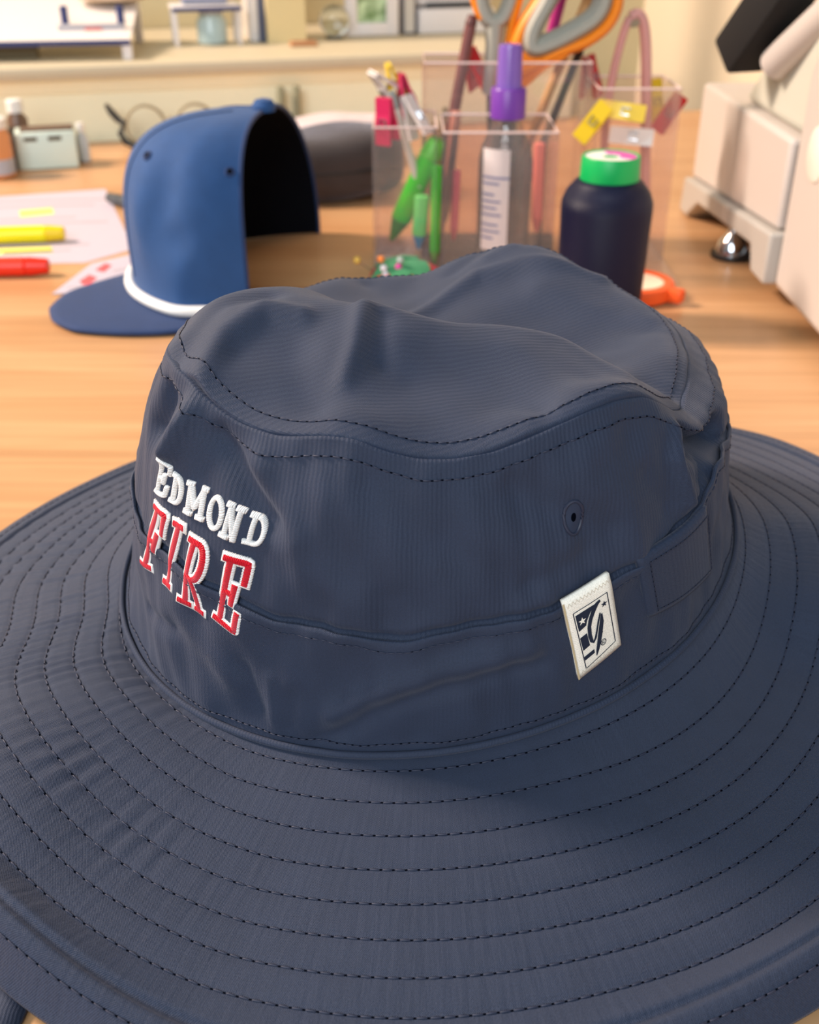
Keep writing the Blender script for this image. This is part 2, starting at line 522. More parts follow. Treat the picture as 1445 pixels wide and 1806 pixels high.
def top_z(x, y):
    x, y = np.asarray(x, float), np.asarray(y, float)
    r2 = ((x[..., None] - _C[:, 0]) ** 2 + (y[..., None] - _C[:, 1]) ** 2) / 1e4
    z = _tps(r2) @ _W[:len(_C)] + _W[-3] + _W[-2] * x / 100 + _W[-1] * y / 100
    return z + top_fold(x, y) + 0.25 * np.sin(x * 0.21 + y * 0.13) + 0.2 * np.sin(x * 0.13 - y * 0.31 + 2)
def P_top(th, s, up=0.0):
    r = oval(th) * s * (s_top(th) / S_TOP)           # s = 0.88 is the seam
    x, y = HC[0] + r * np.cos(th), HC[1] + r * np.sin(th)
    return np.stack([x, y, top_z(x, y) + up], -1)
# HATMATH END
def ground(u, v, z=0.0):
    """point at height z (mm) seen at pixel (u, v) of the 1445x1806 photograph"""
    p = rad(CAM_P)
    a, b = (u - 722.5) / F_PX, (v - 903) / F_PX
    d = np.array([a, math.cos(p) - b * math.sin(p), -math.sin(p) - b * math.cos(p)])
    k = (z - CAM_H) / d[2]
    return float(d[0] * k), float(d[1] * k)

# ------------------------------------------------------------------ table, floor, walls, hutch ledge
ROOM = 15.5                                   # the room stands turned this much to the camera
def room(x, y):                               # room axes: x along the back wall, y into it, origin at the table's back edge
    c, s = math.cos(rad(ROOM)), math.sin(rad(ROOM))
    return (-291 + x * c - y * s, 1080 + x * s + y * c)

def wood_material():
    m = bpy.data.materials.new('oak_tabletop')
    m.use_nodes = True
    N, L = m.node_tree.nodes, m.node_tree.links
    b = N['Principled BSDF']
    tc = N.new('ShaderNodeTexCoord')
    def noise(scale, vec, detail=4):
        mp = N.new('ShaderNodeMapping')
        mp.inputs['Scale'].default_value = vec
        L.new(tc.outputs['Object'], mp.inputs[0])
        n = N.new('ShaderNodeTexNoise')
        n.inputs['Scale'].default_value = scale
        n.inputs['Detail'].default_value = detail
        n.inputs['Distortion'].default_value = 0.6
        L.new(mp.outputs[0], n.inputs['Vector'])
        return n.outputs['Fac']
    r1 = N.new('ShaderNodeValToRGB')
    L.new(noise(14, (0.22, 2.2, 1)), r1.inputs[0])
    e = r1.color_ramp.elements
    e[0].position, e[0].color = 0.30, srgb(190, 141, 97)
    e[1].position, e[1].color = 0.70, srgb(208, 165, 121)
    r2 = N.new('ShaderNodeValToRGB')
    L.new(noise(60, (0.12, 3.0, 1), 6), r2.inputs[0])
    r2.color_ramp.elements[0].position, r2.color_ramp.elements[0].color = 0.35, (0.91, 0.88, 0.85, 1)
    r2.color_ramp.elements[1].position, r2.color_ramp.elements[1].color = 0.62, (1.04, 1.03, 1.02, 1)
    mx = N.new('ShaderNodeMix')
    mx.data_type, mx.blend_type = 'RGBA', 'MULTIPLY'
    mx.inputs[0].default_value = 1
    L.new(r1.outputs[0], mx.inputs[6])
    L.new(r2.outputs[0], mx.inputs[7])
    L.new(mx.outputs[2], b.inputs['Base Color'])
    b.inputs['Roughness'].default_value = 0.34
    b.inputs['Specular IOR Level'].default_value = 0.45
    return m
M_WOOD = wood_material()

table = thing('table', 'pale oak work table carrying both hats and the sewing tools', 'table', (0, 0, 0))
c, s = math.cos(rad(ROOM)), math.sin(rad(ROOM))
TR = 678                                      # the table ends at the right wall
pl = [room(-700, 0), room(TR, 0), room(TR, -1180), room(-700, -1180)]
MB().prism(pl, -32, 0).build('tabletop', M_WOOD, table)
M_LEG = mat('dark_steel', (60, 58, 56), 0.5, 0.6)
for a, bb in ((-640, -60), (TR - 60, -60), (TR - 60, -1120), (-640, -1120)):
    x, y = room(a, bb)
    MB().bevbox((x, y, -391), (50, 50, 718), 2).build('leg', M_LEG, table)

M_FLOOR = mat('floor_vinyl', (150, 130, 110), 0.6, vary=0.1, vscale=6)
M_WALL = mat('wall_paint_tan', (240, 222, 192), 0.85, vary=0.02)
M_WALLB = mat('wall_paint_olive', (210, 196, 158), 0.85, vary=0.03)
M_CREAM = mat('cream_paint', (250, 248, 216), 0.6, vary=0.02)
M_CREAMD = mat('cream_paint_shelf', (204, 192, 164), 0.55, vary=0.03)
def quad_struct(name, poly, h0, h1, m):
    return tag(MB().prism(poly, h0, h1).build(name, m, smooth=False), kind='structure')
quad_struct('floor', [room(-1500, 700), room(1700, 700), room(1700, -2000), room(-1500, -2000)], -800, -750, M_FLOOR)
WB = 270                                      # distance from the table's back edge to the back wall
CORN = 690                                    # along the back wall to the corner
quad_struct('wall_back', [room(-1300, WB), room(CORN + 60, WB), room(CORN + 60, WB + 60), room(-1300, WB + 60)], -750, 1300, M_WALLB)
quad_struct('wall_right', [room(CORN, WB), room(CORN, -300), room(CORN + 60, -300), room(CORN + 60, WB)], -750, 1300, M_WALL)

# the ledge along the back of the table: riser board, cove and nosing, shelf board
LX0, LX1 = -500, 480
def along(name, prof, m, x0=LX0, x1=LX1, parent=None):
    """profile (depth, height) run along the room's x axis"""
    n = len(prof)
    V = [room(x, d) + (h,) for x in (x0, x1) for d, h in prof]
    F = [tuple(range(n)), tuple(range(n, 2 * n))] + [(i, (i + 1) % n, n + (i + 1) % n, n + i) for i in range(n)]
    return mesh(name, V, F, m, parent, smooth=False, recalc=True)
hutch = thing('ledge', 'cream painted ledge running along the back of the oak table', 'shelf', room(0, 0) + (0,))
hutch.location = (0, 0, 0)
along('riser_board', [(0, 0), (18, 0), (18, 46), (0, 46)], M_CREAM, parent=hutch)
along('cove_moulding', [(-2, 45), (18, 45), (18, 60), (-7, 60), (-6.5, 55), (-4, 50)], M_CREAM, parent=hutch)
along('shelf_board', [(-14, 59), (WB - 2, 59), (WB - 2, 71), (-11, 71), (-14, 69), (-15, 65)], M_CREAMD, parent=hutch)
# window post of the hutch
pm = thing('trim_1', None, None, room(0, 0) + (0,))
bpy.data.objects.remove(pm)
def post(name, u0, u1, depth, z0, z1, m, thick=40):
    """upright board standing on the ledge between two pixel columns at the given depth"""
    def xat(u):
        best = min(range(-400, 900), key=lambda q: abs(pix(*room(q, depth), 90)[0] - u))
        return best
    a, b_ = xat(u0), xat(u1)
    poly = [room(a, depth), room(b_, depth), room(b_, depth + thick), room(a, depth + thick)]
    return MB().prism(poly, z0, z1).build(name, m, smooth=False)
def pix(x, y, z):
    p = rad(CAM_P)
    zz = z - CAM_H
    dep = y * math.cos(p) - zz * math.sin(p)
    return 722.5 + F_PX * x / dep, 903 - F_PX * (y * math.sin(p) + zz * math.cos(p)) / dep
tag(post('trim_1', 472, 540, 96, 71, 700, mat('cream_post', (232, 212, 160), 0.6, vary=0.02)), kind='structure')

# ------------------------------------------------------------------ the wide-brimmed hat
NAVY = (40, 50, 71)
F_WALL = fabric('navy_ripstop_wall', NAVY, ribs=(1.2, 0.0), rib_amt=0.20, weave=0.35)
F_TOP = fabric('navy_ripstop_top', NAVY, ribs=(0.0, 1.3), rib_amt=0.13, weave=0.35)
F_BAND = fabric('navy_band', NAVY, ribs=(1.1, 0.0), rib_amt=0.10, weave=0.35, pucker=(0.5, 0.35, 0.05))
F_BRIM = fabric('navy_brim', NAVY, ribs=(0.0, 0.0), weave=0.55, pucker=(1.3, 0.55, 0.07), sheen=0.16)
F_PIPE = fabric('navy_piping', NAVY, ribs=(0.9, 0.0), rib_amt=0.15, weave=0.3)
M_THREAD = mat('navy_thread', (40, 46, 66), 0.5, vary=0.15, vscale=400)
M_HOLE = mat('needle_hole', (6, 8, 16), 1.0, spec=0.0, vary=0)

hat = thing('bucket_hat', 'navy wide-brimmed bucket hat with EDMOND FIRE embroidery in the foreground', 'hat', (HC[0], HC[1], 0))
LOC = np.array([HC[0], HC[1], 0.0])

def hat_mesh(name, P, F, m, uv, kind=None, fm=None, label=None, recalc=False, parent=None):
    return mesh(name, np.asarray(P).reshape(-1, 3) - LOC, F, m, parent or hat, uv=uv, kind=kind, fm=fm, label=label, recalc=recalc)

NT = 540
TH = np.linspace(0, 2 * np.pi, NT, endpoint=False)
def polar_grid(rows, m, name, uvf, label=None, flip=False):
    """rows: list of (NT,3) rings"""
    P = np.stack(rows, 1)
    uv = uvf(P)
    # duplicate the seam column so that the UV map does not run backwards
    P = np.concatenate([P, P[:1]], 0)
    uv = np.concatenate([uv, uvf(P[:1], True)], 0)
    F = grid_faces(NT + 1, P.shape[1], False, 0, flip)
    return hat_mesh(name, P, F, m, uv.reshape(-1, 2), label=label)

def uv_wall(P, last=False):
    u = (np.full(1, 2 * np.pi) if last else TH)[:, None] * 87 + 0 * P[..., 2]
    return np.stack([u, P[..., 2]], -1)
zj, zb, zs = z_join(TH), z_band(TH), z_seam(TH)
rows = []
for k in range(72):
    t = k / 71.0
    z = (zb - 9) + (zs - 0.2 - zb + 9) * t
    rows.append(P_wall(TH, z, -1.5 * np.exp(-((z - zb - 0.3) / 1.2) ** 2), True))
rows.append(P_wall(TH, zs - 0.3, -0.9, True))
rows.append(P_wall(TH, zs - 0.8, -2.2, True))
polar_grid(rows, F_WALL, 'crown_wall', uv_wall)

rows = [P_top(TH, 0.866, -3.2), P_top(TH, 0.872, -1.2), P_top(TH, 0.876, -0.1), P_top(TH, 0.872, 0.25)]
for k in range(60):
    q = 0.868 * (1 - k / 60.0)
    rows.append(P_top(TH, q, 0.3 * (1 - k / 59.0)))
rows.append(P_top(TH, 0.002, 0.0))
def uv_top(P, last=False):
    x, y = P[..., 0], P[..., 1]
    return np.stack([x * 0.95 + y * 0.30, y * 0.95 - x * 0.30], -1)
polar_grid(rows, F_TOP, 'top_panel', uv_top)

BAND_OUT = 0.55
rows = []
for k in range(34):
    t = k / 33.0
    z = zj - 0.5 + (zb - zj + 0.5) * t
    rows.append(P_wall(TH, z, BAND_OUT + 0.25 * math.exp(-((t - 0.97) / 0.04) ** 2)))
rows.append(P_wall(TH, zb + 0.15, BAND_OUT - 0.3))
rows.append(P_wall(TH, zb - 0.6, -0.3))
polar_grid(rows, F_BAND, 'hat_band', uv_wall)

# brim, top and underside as one closed cloth
OB = np.concatenate([np.arange(0, 70, 0.62), np.linspace(70, 76.5, 12)])
NTB = 720
THB = np.linspace(0, 2 * np.pi, NTB, endpoint=False)
pk = np.zeros((NTB, len(OB)))
rng = np.random.default_rng(4)
for kk in range(26):                                   # soft gathers across the rings on the left
    f = rng.integers(90, 210)
    a0 = rng.uniform(150, 235)
    o0 = rng.uniform(0, 65)
    pk += 0.21 * np.cos(THB * f + rng.uniform(0, 6))[:, None] * np.exp(-((np.degrees(THB) - a0) / 16) ** 2)[:, None] * np.exp(-((OB - o0) / 10) ** 2)[None]
P = np.stack([P_brim(THB, np.full(NTB, o)) for o in OB], 1)
P[..., 2] += pk
Pb = P.copy()
Pb[..., 2] -= 1.8
Pb[:, -1] = P[:, -1] + [0, 0, -1.0]
full = np.concatenate([P, Pb[:, ::-1][:, ::4]], 1)
uvb = np.stack([np.broadcast_to(THB[:, None] * 125, full.shape[:2]), np.broadcast_to(np.concatenate([OB, OB[::-1][::4]])[None], full.shape[:2])], -1)
full = np.concatenate([full, full[:1]], 0)
uvl = uvb[:1].copy()
uvl[..., 0] = 2 * np.pi * 125
uvb = np.concatenate([uvb, uvl], 0)
hat_mesh('brim', full, grid_faces(NTB + 1, full.shape[1], False, 0, True), F_BRIM, uvb.reshape(-1, 2))

# piping where crown and brim meet
pc = [P_wall(TH, zj + 0.4, BAND_OUT)]
c0 = pc[0]
V, uvp = [], []
for i, th in enumerate(TH):
    n = np.array([math.cos(th), math.sin(th), 0])
    for k in range(9):
        a = 2 * math.pi * k / 8
        V.append(c0[i] + n * (0.8 + 0.8 * math.cos(a)) + np.array([0, 0, 0.5 + 1.1 * math.sin(a)]))
        uvp.append((th * 87, k * 0.8))
hat_mesh('piping', V, grid_faces(NT, 9, True, 0, True), F_PIPE, np.array(uvp))

def stitch_row(name, P, Nrm, pitch=2.9, length=2.3, r=0.24, hole=0.42, m=None, closed=True, lift=0.12, parent=None, slant=0.0):
    """a run of thread stitches and the needle holes between them along a dense polyline"""
    P, Nrm = np.asarray(P), np.asarray(Nrm)
    if closed:
        P = np.concatenate([P, P[:1]])
        Nrm = np.concatenate([Nrm, Nrm[:1]])
    s = np.concatenate([[0], np.cumsum(np.linalg.norm(np.diff(P, axis=0), axis=1))])
    n = max(1, int(s[-1] / pitch))
    V, F, M, UV = [], [], [], []
    rnd = random.Random(len(P))
    for i in range(n):
        t = (i + 0.5) * s[-1] / n
        at = lambda q, A: np.array([np.interp(q, s, A[:, j]) for j in range(3)])
        p, nn = at(t, P), at(t, Nrm)
        tg = at(min(t + 0.4, s[-1]), P) - at(max(t - 0.4, 0), P)
        tg /= np.linalg.norm(tg) + 1e-9
        nn = nn - tg * nn.dot(tg)
        nn /= np.linalg.norm(nn) + 1e-9
        sd = np.cross(tg, nn)
        tg2 = tg + sd * (slant + rnd.uniform(-0.05, 0.05))
        k = len(V)
        for q, rr, hh in ((-1, 0.35, -0.25), (-0.7, 0.9, 0.0), (0, 1.0, 0.18), (0.7, 0.9, 0.0), (1, 0.35, -0.25)):
            for a in range(6):
                an = 2 * math.pi * a / 6
                V.append(p + tg2 * (q * length / 2) + nn * (lift + r * hh + r * rr * math.sin(an)) + sd * (r * rr * math.cos(an)))
        F += [(k + a * 6 + b, k + a * 6 + (b + 1) % 6, k + (a + 1) * 6 + (b + 1) % 6, k + (a + 1) * 6 + b) for a in range(4) for b in range(6)]
        M += [0] * 24
        if hole > 0:
            h = p + tg * (pitch / 2)
            k = len(V)
            V.append(h + nn * 0.10)
            for a in range(6):
                an = 2 * math.pi * a / 6
                V.append(h + tg * (hole * 1.25 * math.cos(an)) + sd * (hole * 0.62 * math.sin(an)) + nn * 0.05)
            F += [(k, k + 1 + a, k + 1 + (a + 1) % 6) for a in range(6)]
            M += [1] * 6
    return mesh(name, np.array(V) - LOC, F, [m or M_THREAD, M_HOLE], parent or hat, fm=M, kind='stuff')

def up_normals(fun, th, q, e=0.01, de=0.4):
    a = fun(th + e, q) - fun(th - e, q)
    b = fun(th, q + de) - fun(th, q - de)
    n = np.cross(a, b)
    n /= np.linalg.norm(n, axis=1)[:, None] + 1e-9
    return n
THS = np.linspace(0, 2 * np.pi, 1440, endpoint=False)
for o in ROWS[:8] + [71.8]:
    q = np.full(THS.shape, o)
    n = up_normals(lambda t, x: P_brim(t, x, groove=False), THS, q)
    n *= np.sign(n[:, 2])[:, None]
    stitch_row('stitch_row', P_brim(THS, q), n)
def wall_row(dz_from, off, out, a0=0, a1=360, upper=False, **kw):
    th = np.radians(np.linspace(a0, a1, int((a1 - a0) * 4), endpoint=(a1 - a0) < 360))
    z = dz_from(th) + off
    f = lambda t, x: P_wall(t, x, out, upper)
    n = up_normals(f, th, z)
    rr = np.stack([np.cos(th), np.sin(th), 0 * th], -1)
    n *= np.sign((n * rr).sum(1))[:, None]
    return stitch_row('stitch_row', f(th, z), n, closed=(a1 - a0) >= 360, **kw)
wall_row(z_seam, -4.3, 0.0, upper=True, pitch=2.3, length=1.7, r=0.2, hole=0.34)
wall_row(z_band, -2.6, BAND_OUT, lift=0.28, pitch=2.0, length=1.5, r=0.17, hole=0.25)
wall_row(z_join, 3.6, BAND_OUT, lift=0.22, pitch=2.0, length=1.5, r=0.2, hole=0.34)
q = np.full(THS.shape, 0.838)
n = up_normals(lambda t, x: P_top(t, x, 0.3), THS, q, de=0.01)
n *= np.sign(n[:, 2])[:, None]
stitch_row('stitch_row', P_top(THS, q, 0.3), n, pitch=2.3, length=1.7, r=0.2, hole=0.34)

# ---- patches on the wall: mapped from a unit square onto four (degree, height) corners
def onwall(quad, a, b, out):
    """a to the right, b downwards, quad = tl, tr, br, bl as (deg, z)"""
    a, b = np.asarray(a, float), np.asarray(b, float)
    tl, tr, br, bl = [np.array(q, float) for q in quad]
    p = (tl * ((1 - a) * (1 - b))[..., None] + tr * (a * (1 - b))[..., None] + br * (a * b)[..., None] + bl * ((1 - a) * b)[..., None])
    return P_wall(np.radians(p[..., 0]), p[..., 1], out)

def patch(name, quad, out, m, thick=0.6, na=16, nb=16, label=None, wob=0.0):
    A, B = np.meshgrid(np.linspace(0, 1, na), np.linspace(0, 1, nb), indexing='ij')
    edge = np.minimum(np.minimum(A * na, (1 - A) * na), np.minimum(B * nb, (1 - B) * nb))
    top = onwall(quad, A, B, out - 0.25 * thick * (edge < 0.5))
    bot = onwall(quad, A, B, out - thick)
    V = np.concatenate([top.reshape(-1, 3), bot.reshape(-1, 3)])
    F = grid_faces(na, nb) + [f[::-1] for f in grid_faces(na, nb, off=na * nb)]
    k = na * nb
    rim = [i * nb for i in range(na)] + [(na - 1) * nb + j for j in range(1, nb)] + [i * nb + nb - 1 for i in range(na - 2, -1, -1)] + [j for j in range(nb - 2, 0, -1)]
    F += [(rim[i], rim[(i + 1) % len(rim)], k + rim[(i + 1) % len(rim)], k + rim[i]) for i in range(len(rim))]
    uv = np.concatenate([np.stack([A * 20, B * 24], -1).reshape(-1, 2)] * 2)
    return hat_mesh(name, V, F, m, uv, recalc=True, label=label)

FLAP = [(304.8, 73.6), (323.0, 78.0), (329.2, 53.3), (309.0, 54.6)]
SMOOTH_WALL[0] = True                         # stiff patch
patch('side_loop', FLAP, 2.15, F_BAND, 2.0, 20, 16)
def loop_line(pts, out=2.2, **kw):
    a = np.concatenate([np.linspace(p[0], q[0], 40, endpoint=False) for p, q in zip(pts, pts[1:])])
    b = np.concatenate([np.linspace(p[1], q[1], 40, endpoint=False) for p, q in zip(pts, pts[1:])])
    P = onwall(FLAP, a, b, out)
    d = P - np.array([HC[0], HC[1], 0])
    d[:, 2] = 0
    d /= np.linalg.norm(d, axis=1)[:, None]
    return stitch_row('stitch_row', P, d, closed=False, pitch=1.7, length=1.25, r=0.15, hole=0.22, **kw)
loop_line([(0.98, 0.10), (0.10, 0.10), (0.10, 0.90), (0.98, 0.90), (0.98, 0.10)])
SMOOTH_WALL[0] = False

LAB = [(290.8, 67.6), (299.2, 72.4), (303.3, 49.7), (295.2, 43.2)]
F_LAB = fabric('cream_label_weave', (244, 239, 226), ribs=(0.0, 0.5), rib_amt=0.2, weave=0.2, sheen=0.0, bump=0.3)
SMOOTH_WALL[0] = True                         # the stiff label bridges the small wrinkles
lab = patch('woven_label', LAB, 1.95, F_LAB, 1.5, 12, 14, label='cream woven side label with navy emblem')
M_INK = mat('label_navy_yarn', (24, 34, 54), 0.8, vary=0.1, vscale=500)
M_LEDGE = mat('label_edge_yarn', (196, 178, 140), 0.8, vary=0.1, vscale=500)
def ab(pts):                                  # label art, drawn in its own slanted frame
    o, ax, bx = np.array([185, 915.]), np.array([299., -221.]), np.array([99., 497.])
    Mi = np.linalg.inv(np.stack([ax, bx], 1))
    return [tuple(Mi @ (np.array(p, float) - o)) for p in pts]
class Art:
    def __init__(self): self.V, self.F = [], []
    def poly(self, pts, out):
        k = len(self.V)
        a, b = np.array([p[0] for p in pts]), np.array([p[1] for p in pts])
        self.V += list(onwall(LAB, a, b, out))
        self.F.append(tuple(range(k, k + len(pts))))
    def stroke(self, pts, w, out):
        """w in unit widths, list or number"""
        pts = [np.array(p, float) for p in pts]
        w = [w] * len(pts) if not isinstance(w, (list, tuple)) else w
        L, R = [], []
        for i, p in enumerate(pts):
            t = pts[min(i + 1, len(pts) - 1)] - pts[max(i - 1, 0)]
            t = t * np.array([13.0, 24.0])
            t /= np.linalg.norm(t) + 1e-9
            nn = np.array([-t[1], t[0]]) / np.array([13.0, 24.0]) * 13
            L.append(p + nn * w[i]); R.append(p - nn * w[i])
        for i in range(len(pts) - 1):
            self.poly([L[i], L[i + 1], R[i + 1], R[i]], out)
    def star(self, c, r, out, rot=0.0):
        pts = []
        for i in range(10):
            q = r if i % 2 == 0 else r * 0.4
            an = -math.pi / 2 + rot + i * math.pi / 5
            pts.append((c[0] + q * math.cos(an), c[1] + q * math.sin(an) * 0.55))
        self.poly(pts, out)
    def build(self, name, m):
        o = mesh(name, np.array(self.V) - LOC, self.F, m, lab, smooth=False)
        return o
ink, star = Art(), Art()
fr = ab([(243, 972), (458, 812), (528, 1150), (328, 1330)])
for p, q in zip(fr, fr[1:] + fr[:1]):
    ink.stroke([p, tuple((np.array(p) + np.array(q)) / 2), q], 0.010, 2.03)
ink.poly(ab([(256, 985), (385, 890), (352, 950), (330, 1010), (326, 1040), (280, 1085)]), 2.04)
ink.poly(ab([(286, 1128), (330, 1090), (352, 1170), (308, 1210)]), 2.04)
ink.poly(ab([(313, 1252), (380, 1196), (385, 1222), (320, 1276)]), 2.04)
G1 = [(412, 866), (392, 890), (370, 940), (352, 1000), (345, 1050), (350, 1105), (362, 1140), (376, 1148), (388, 1120), (396, 1070), (404, 1010), (414, 950)]
ink.stroke(ab(G1), [0.03, 0.045, 0.05, 0.045, 0.04, 0.04, 0.035, 0.03, 0.025, 0.02, 0.02, 0.015], 2.10)
G2 = [(424, 955), (426, 1010), (420, 1080), (412, 1150), (404, 1200), (398, 1240)]
ink.stroke(ab(G2), [0.02, 0.045, 0.05, 0.045, 0.035, 0.01], 2.10)
ink.stroke(ab([(436, 1078), (424, 1085), (410, 1100)]), 0.012, 2.10)
star.star(ab([(300, 1012)])[0], 0.085, 2.10, 0.1)
ink.star(ab([(441, 890)])[0], 0.075, 2.04, 0.1)
rc = np.array(ab([(443, 1150)])[0])
ink.stroke([tuple(rc + np.array([0.055 * math.cos(a), 0.036 * math.sin(a)])) for a in np.linspace(0, 2 * math.pi, 15)], 0.009, 2.04)
ink.stroke([tuple(rc + np.array(d)) for d in ((-0.02, 0.018), (-0.02, -0.018), (0.015, -0.014), (0.015, 0.0), (-0.015, 0.002), (0.02, 0.018))], 0.007, 2.04)
ink.build('label_emblem', M_INK)
star.build('label_star', F_LAB)
zz = Art()
for b0, b1 in ((0.045, 0.085), (0.905, 0.95)):
    pts = [(0.06 + 0.88 * i / 22, b0 if i % 2 else b1) for i in range(23)]
    zz.stroke(pts, 0.010, 2.04)
zz.build('label_stitching', mat('label_thread', (206, 198, 182), 0.8, vary=0))
ed = Art()
ed.stroke([(0.0, 0.02), (0.0, 0.5), (0.0, 0.985)], 0.018, 2.00)
ed.build('label_edge', M_LEDGE)

SMOOTH_WALL[0] = False
# ---- eyelet on the wall
ey = []
for i in range(24):
    a = 2 * math.pi * i / 24
    ey.append(tuple(P_wall(np.radians(np.array([294.0 + 1.75 * math.cos(a)])), np.array([86.4 + 4.0 * math.sin(a)]), 0.15)[0] - LOC))
e = MB().tube(ey, 0.42, 8, closed=True).build('eyelet', M_THREAD, hat)
V = [P_wall(np.radians(np.array([294.0 + r * math.cos(2 * math.pi * i / 24)])), np.array([86.4 + r * 2.2 * math.sin(2 * math.pi * i / 24)]), 0.1 + 0.4 * (1.75 - r) / 1.3)[0] for r in (1.75, 1.1, 0.45) for i in range(24)]
hat_mesh('eyelet_rim', V, [(k * 24 + i, k * 24 + (i + 1) % 24, k * 24 + 24 + (i + 1) % 24, k * 24 + 24 + i) for k in range(2) for i in range(24)], F_PIPE, np.zeros((72, 2)), parent=hat, recalc=True)
V = [P_wall(np.radians(np.array([294.0 + 0.5 * math.cos(2 * math.pi * i / 12)])), np.array([86.4 + 1.1 * math.sin(2 * math.pi * i / 12)]), 0.52)[0] for i in range(12)]
hat_mesh('eyelet_hole', V, [tuple(range(12))], M_HOLE, np.zeros((12, 2)), parent=hat)

# ---- embroidered letters: satin stitched bars laid on the wall
def satin(name, col):
    return fabric(name, col, ribs=(0.0, 0.42), rib_amt=0.8, weave=0.15, sheen=0.15, rough=0.5, bump=0.6, spec=0.18)
M_WHITE_S = satin('white_satin_stitch', (250, 250, 248))
M_RED_S = satin('red_satin_stitch', (206, 8, 34))
bar = lambda *p: list(p)
arc = lambda cx, cy, rx, ry, a0, a1, n=10: [(cx + rx * math.cos(rad(a0 + (a1 - a0) * i / n)), cy + ry * math.sin(rad(a0 + (a1 - a0) * i / n))) for i in range(n + 1)]
GLYPH = {
 'E': [bar((.24, .06), (.24, .94)), bar((.02, .05), (.92, .05), (.94, .30)), bar((.24, .49), (.62, .49)), bar((.62, .37), (.62, .61)), bar((.02, .95), (.92, .95), (.95, .68))],
 'F': [bar((.26, .06), (.26, .94)), bar((.02, .05), (.92, .05), (.94, .33)), bar((.26, .50), (.66, .50)), bar((.66, .38), (.66, .62)), bar((.02, .95), (.56, .95))],
 'I': [bar((.5, .04), (.5, .96)), bar((.12, .05), (.88, .05)), bar((.12, .95), (.88, .95))],
 'R': [bar((.24, .05), (.24, .95)), [(.02, .05), (.50, .05)] + arc(.52, .28, .30, .23, -90, 90) + [(.24, .51)], bar((.46, .51), (.62, .62), (.82, .94)), bar((.02, .95), (.44, .95)), bar((.70, .95), (1.0, .95))],
 'D': [bar((.24, .05), (.24, .95)), [(.02, .05), (.45, .05)] + arc(.45, .50, .43, .45, -90, 90, 14) + [(.02, .95)]],
 'M': [bar((.16, .06), (.16, .94)), bar((.86, .06), (.86, .94)), bar((.16, .06), (.50, .74), (.86, .06)), bar((.0, .05), (.22, .05)), bar((.80, .05), (1.0, .05)), bar((.0, .95), (.32, .95)), bar((.70, .95), (1.0, .95))],
 'O': [arc(.5, .5, .40, .45, 0, 360, 24)],
 'N': [bar((.20, .06), (.20, .94)), bar((.20, .06), (.78, .97)), bar((.80, .06), (.80, .97)), bar((.0, .05), (.26, .05)), bar((.62, .05), (1.0, .05)), bar((.0, .95), (.42, .95))]}
def letter(ch, quad, hw, h, m, out0, name, parent, label=None, inset=None):
    tl, tr, br, bl = [np.array([q[0] * 1.52, q[1]]) for q in quad]
    ins = hw if inset is None else inset
    fa = min(0.3, ins / (0.5 * (np.linalg.norm(tr - tl) + np.linalg.norm(br - bl))))
    fb = ins / np.linalg.norm(bl - tl)
    V, F, UV = [], [], []
    for si, line in enumerate(GLYPH[ch]):
        line = [(fa + a * (1 - 2 * fa), fb * 0.6 + b * (1 - 1.2 * fb)) for a, b in line]
        pts = [tl * (1 - a) * (1 - b) + tr * a * (1 - b) + br * a * b + bl * (1 - a) * b for a, b in line]
        closed = np.linalg.norm(pts[0] - pts[-1]) < 1e-6
        if not closed:
            d0, d1 = pts[0] - pts[1], pts[-1] - pts[-2]
            pts[0] = pts[0] + d0 / np.linalg.norm(d0) * hw * 0.75
            pts[-1] = pts[-1] + d1 / np.linalg.norm(d1) * hw * 0.75
        dense = []
        for p, q in zip(pts, pts[1:]):
            n = max(2, int(np.linalg.norm(q - p) / 0.35))
            dense += [p + (q - p) * i / n for i in range(n)]
        dense.append(pts[-1])
        k = len(V)
        prof = ((-1.0, -0.9), (-1.0, 0.35), (-0.72, 0.8), (-0.3, 1.0), (0.3, 1.0), (0.72, 0.8), (1.0, 0.35), (1.0, -0.9))
        run = 0
        for i, p in enumerate(dense):
            t = dense[min(i + 1, len(dense) - 1)] - dense[max(i - 1, 0)]
            t = t / (np.linalg.norm(t) + 1e-9)
            nn = np.array([-t[1], t[0]])
            end = (not closed) and i in (0, len(dense) - 1)
            jit = 1 + 0.05 * math.sin(run * 9.0 + si)
            for a, hh in prof:
                q = p + nn * a * hw * jit
                hgt = out0 + (h * (hh if not end else min(hh, 0.35)) + 0.03 * si)
                V.append(P_wall(np.radians(np.array([q[0] / 1.52])), np.array([q[1]]), hgt)[0])
                UV.append((a * hw, run))
            run += 0.35
        n = len(dense)
        F += [(k + i * 8 + j, k + i * 8 + (j + 1) % 8, k + (i + 1) * 8 + (j + 1) % 8, k + (i + 1) * 8 + j) for i in range(n - 1) for j in range(8)]
        if not closed:
            F += [tuple(k + j for j in range(8)), tuple(k + (n - 1) * 8 + j for j in range(8))]
    return hat_mesh(name, V, F, m, np.array(UV), recalc=True, parent=parent, label=label)

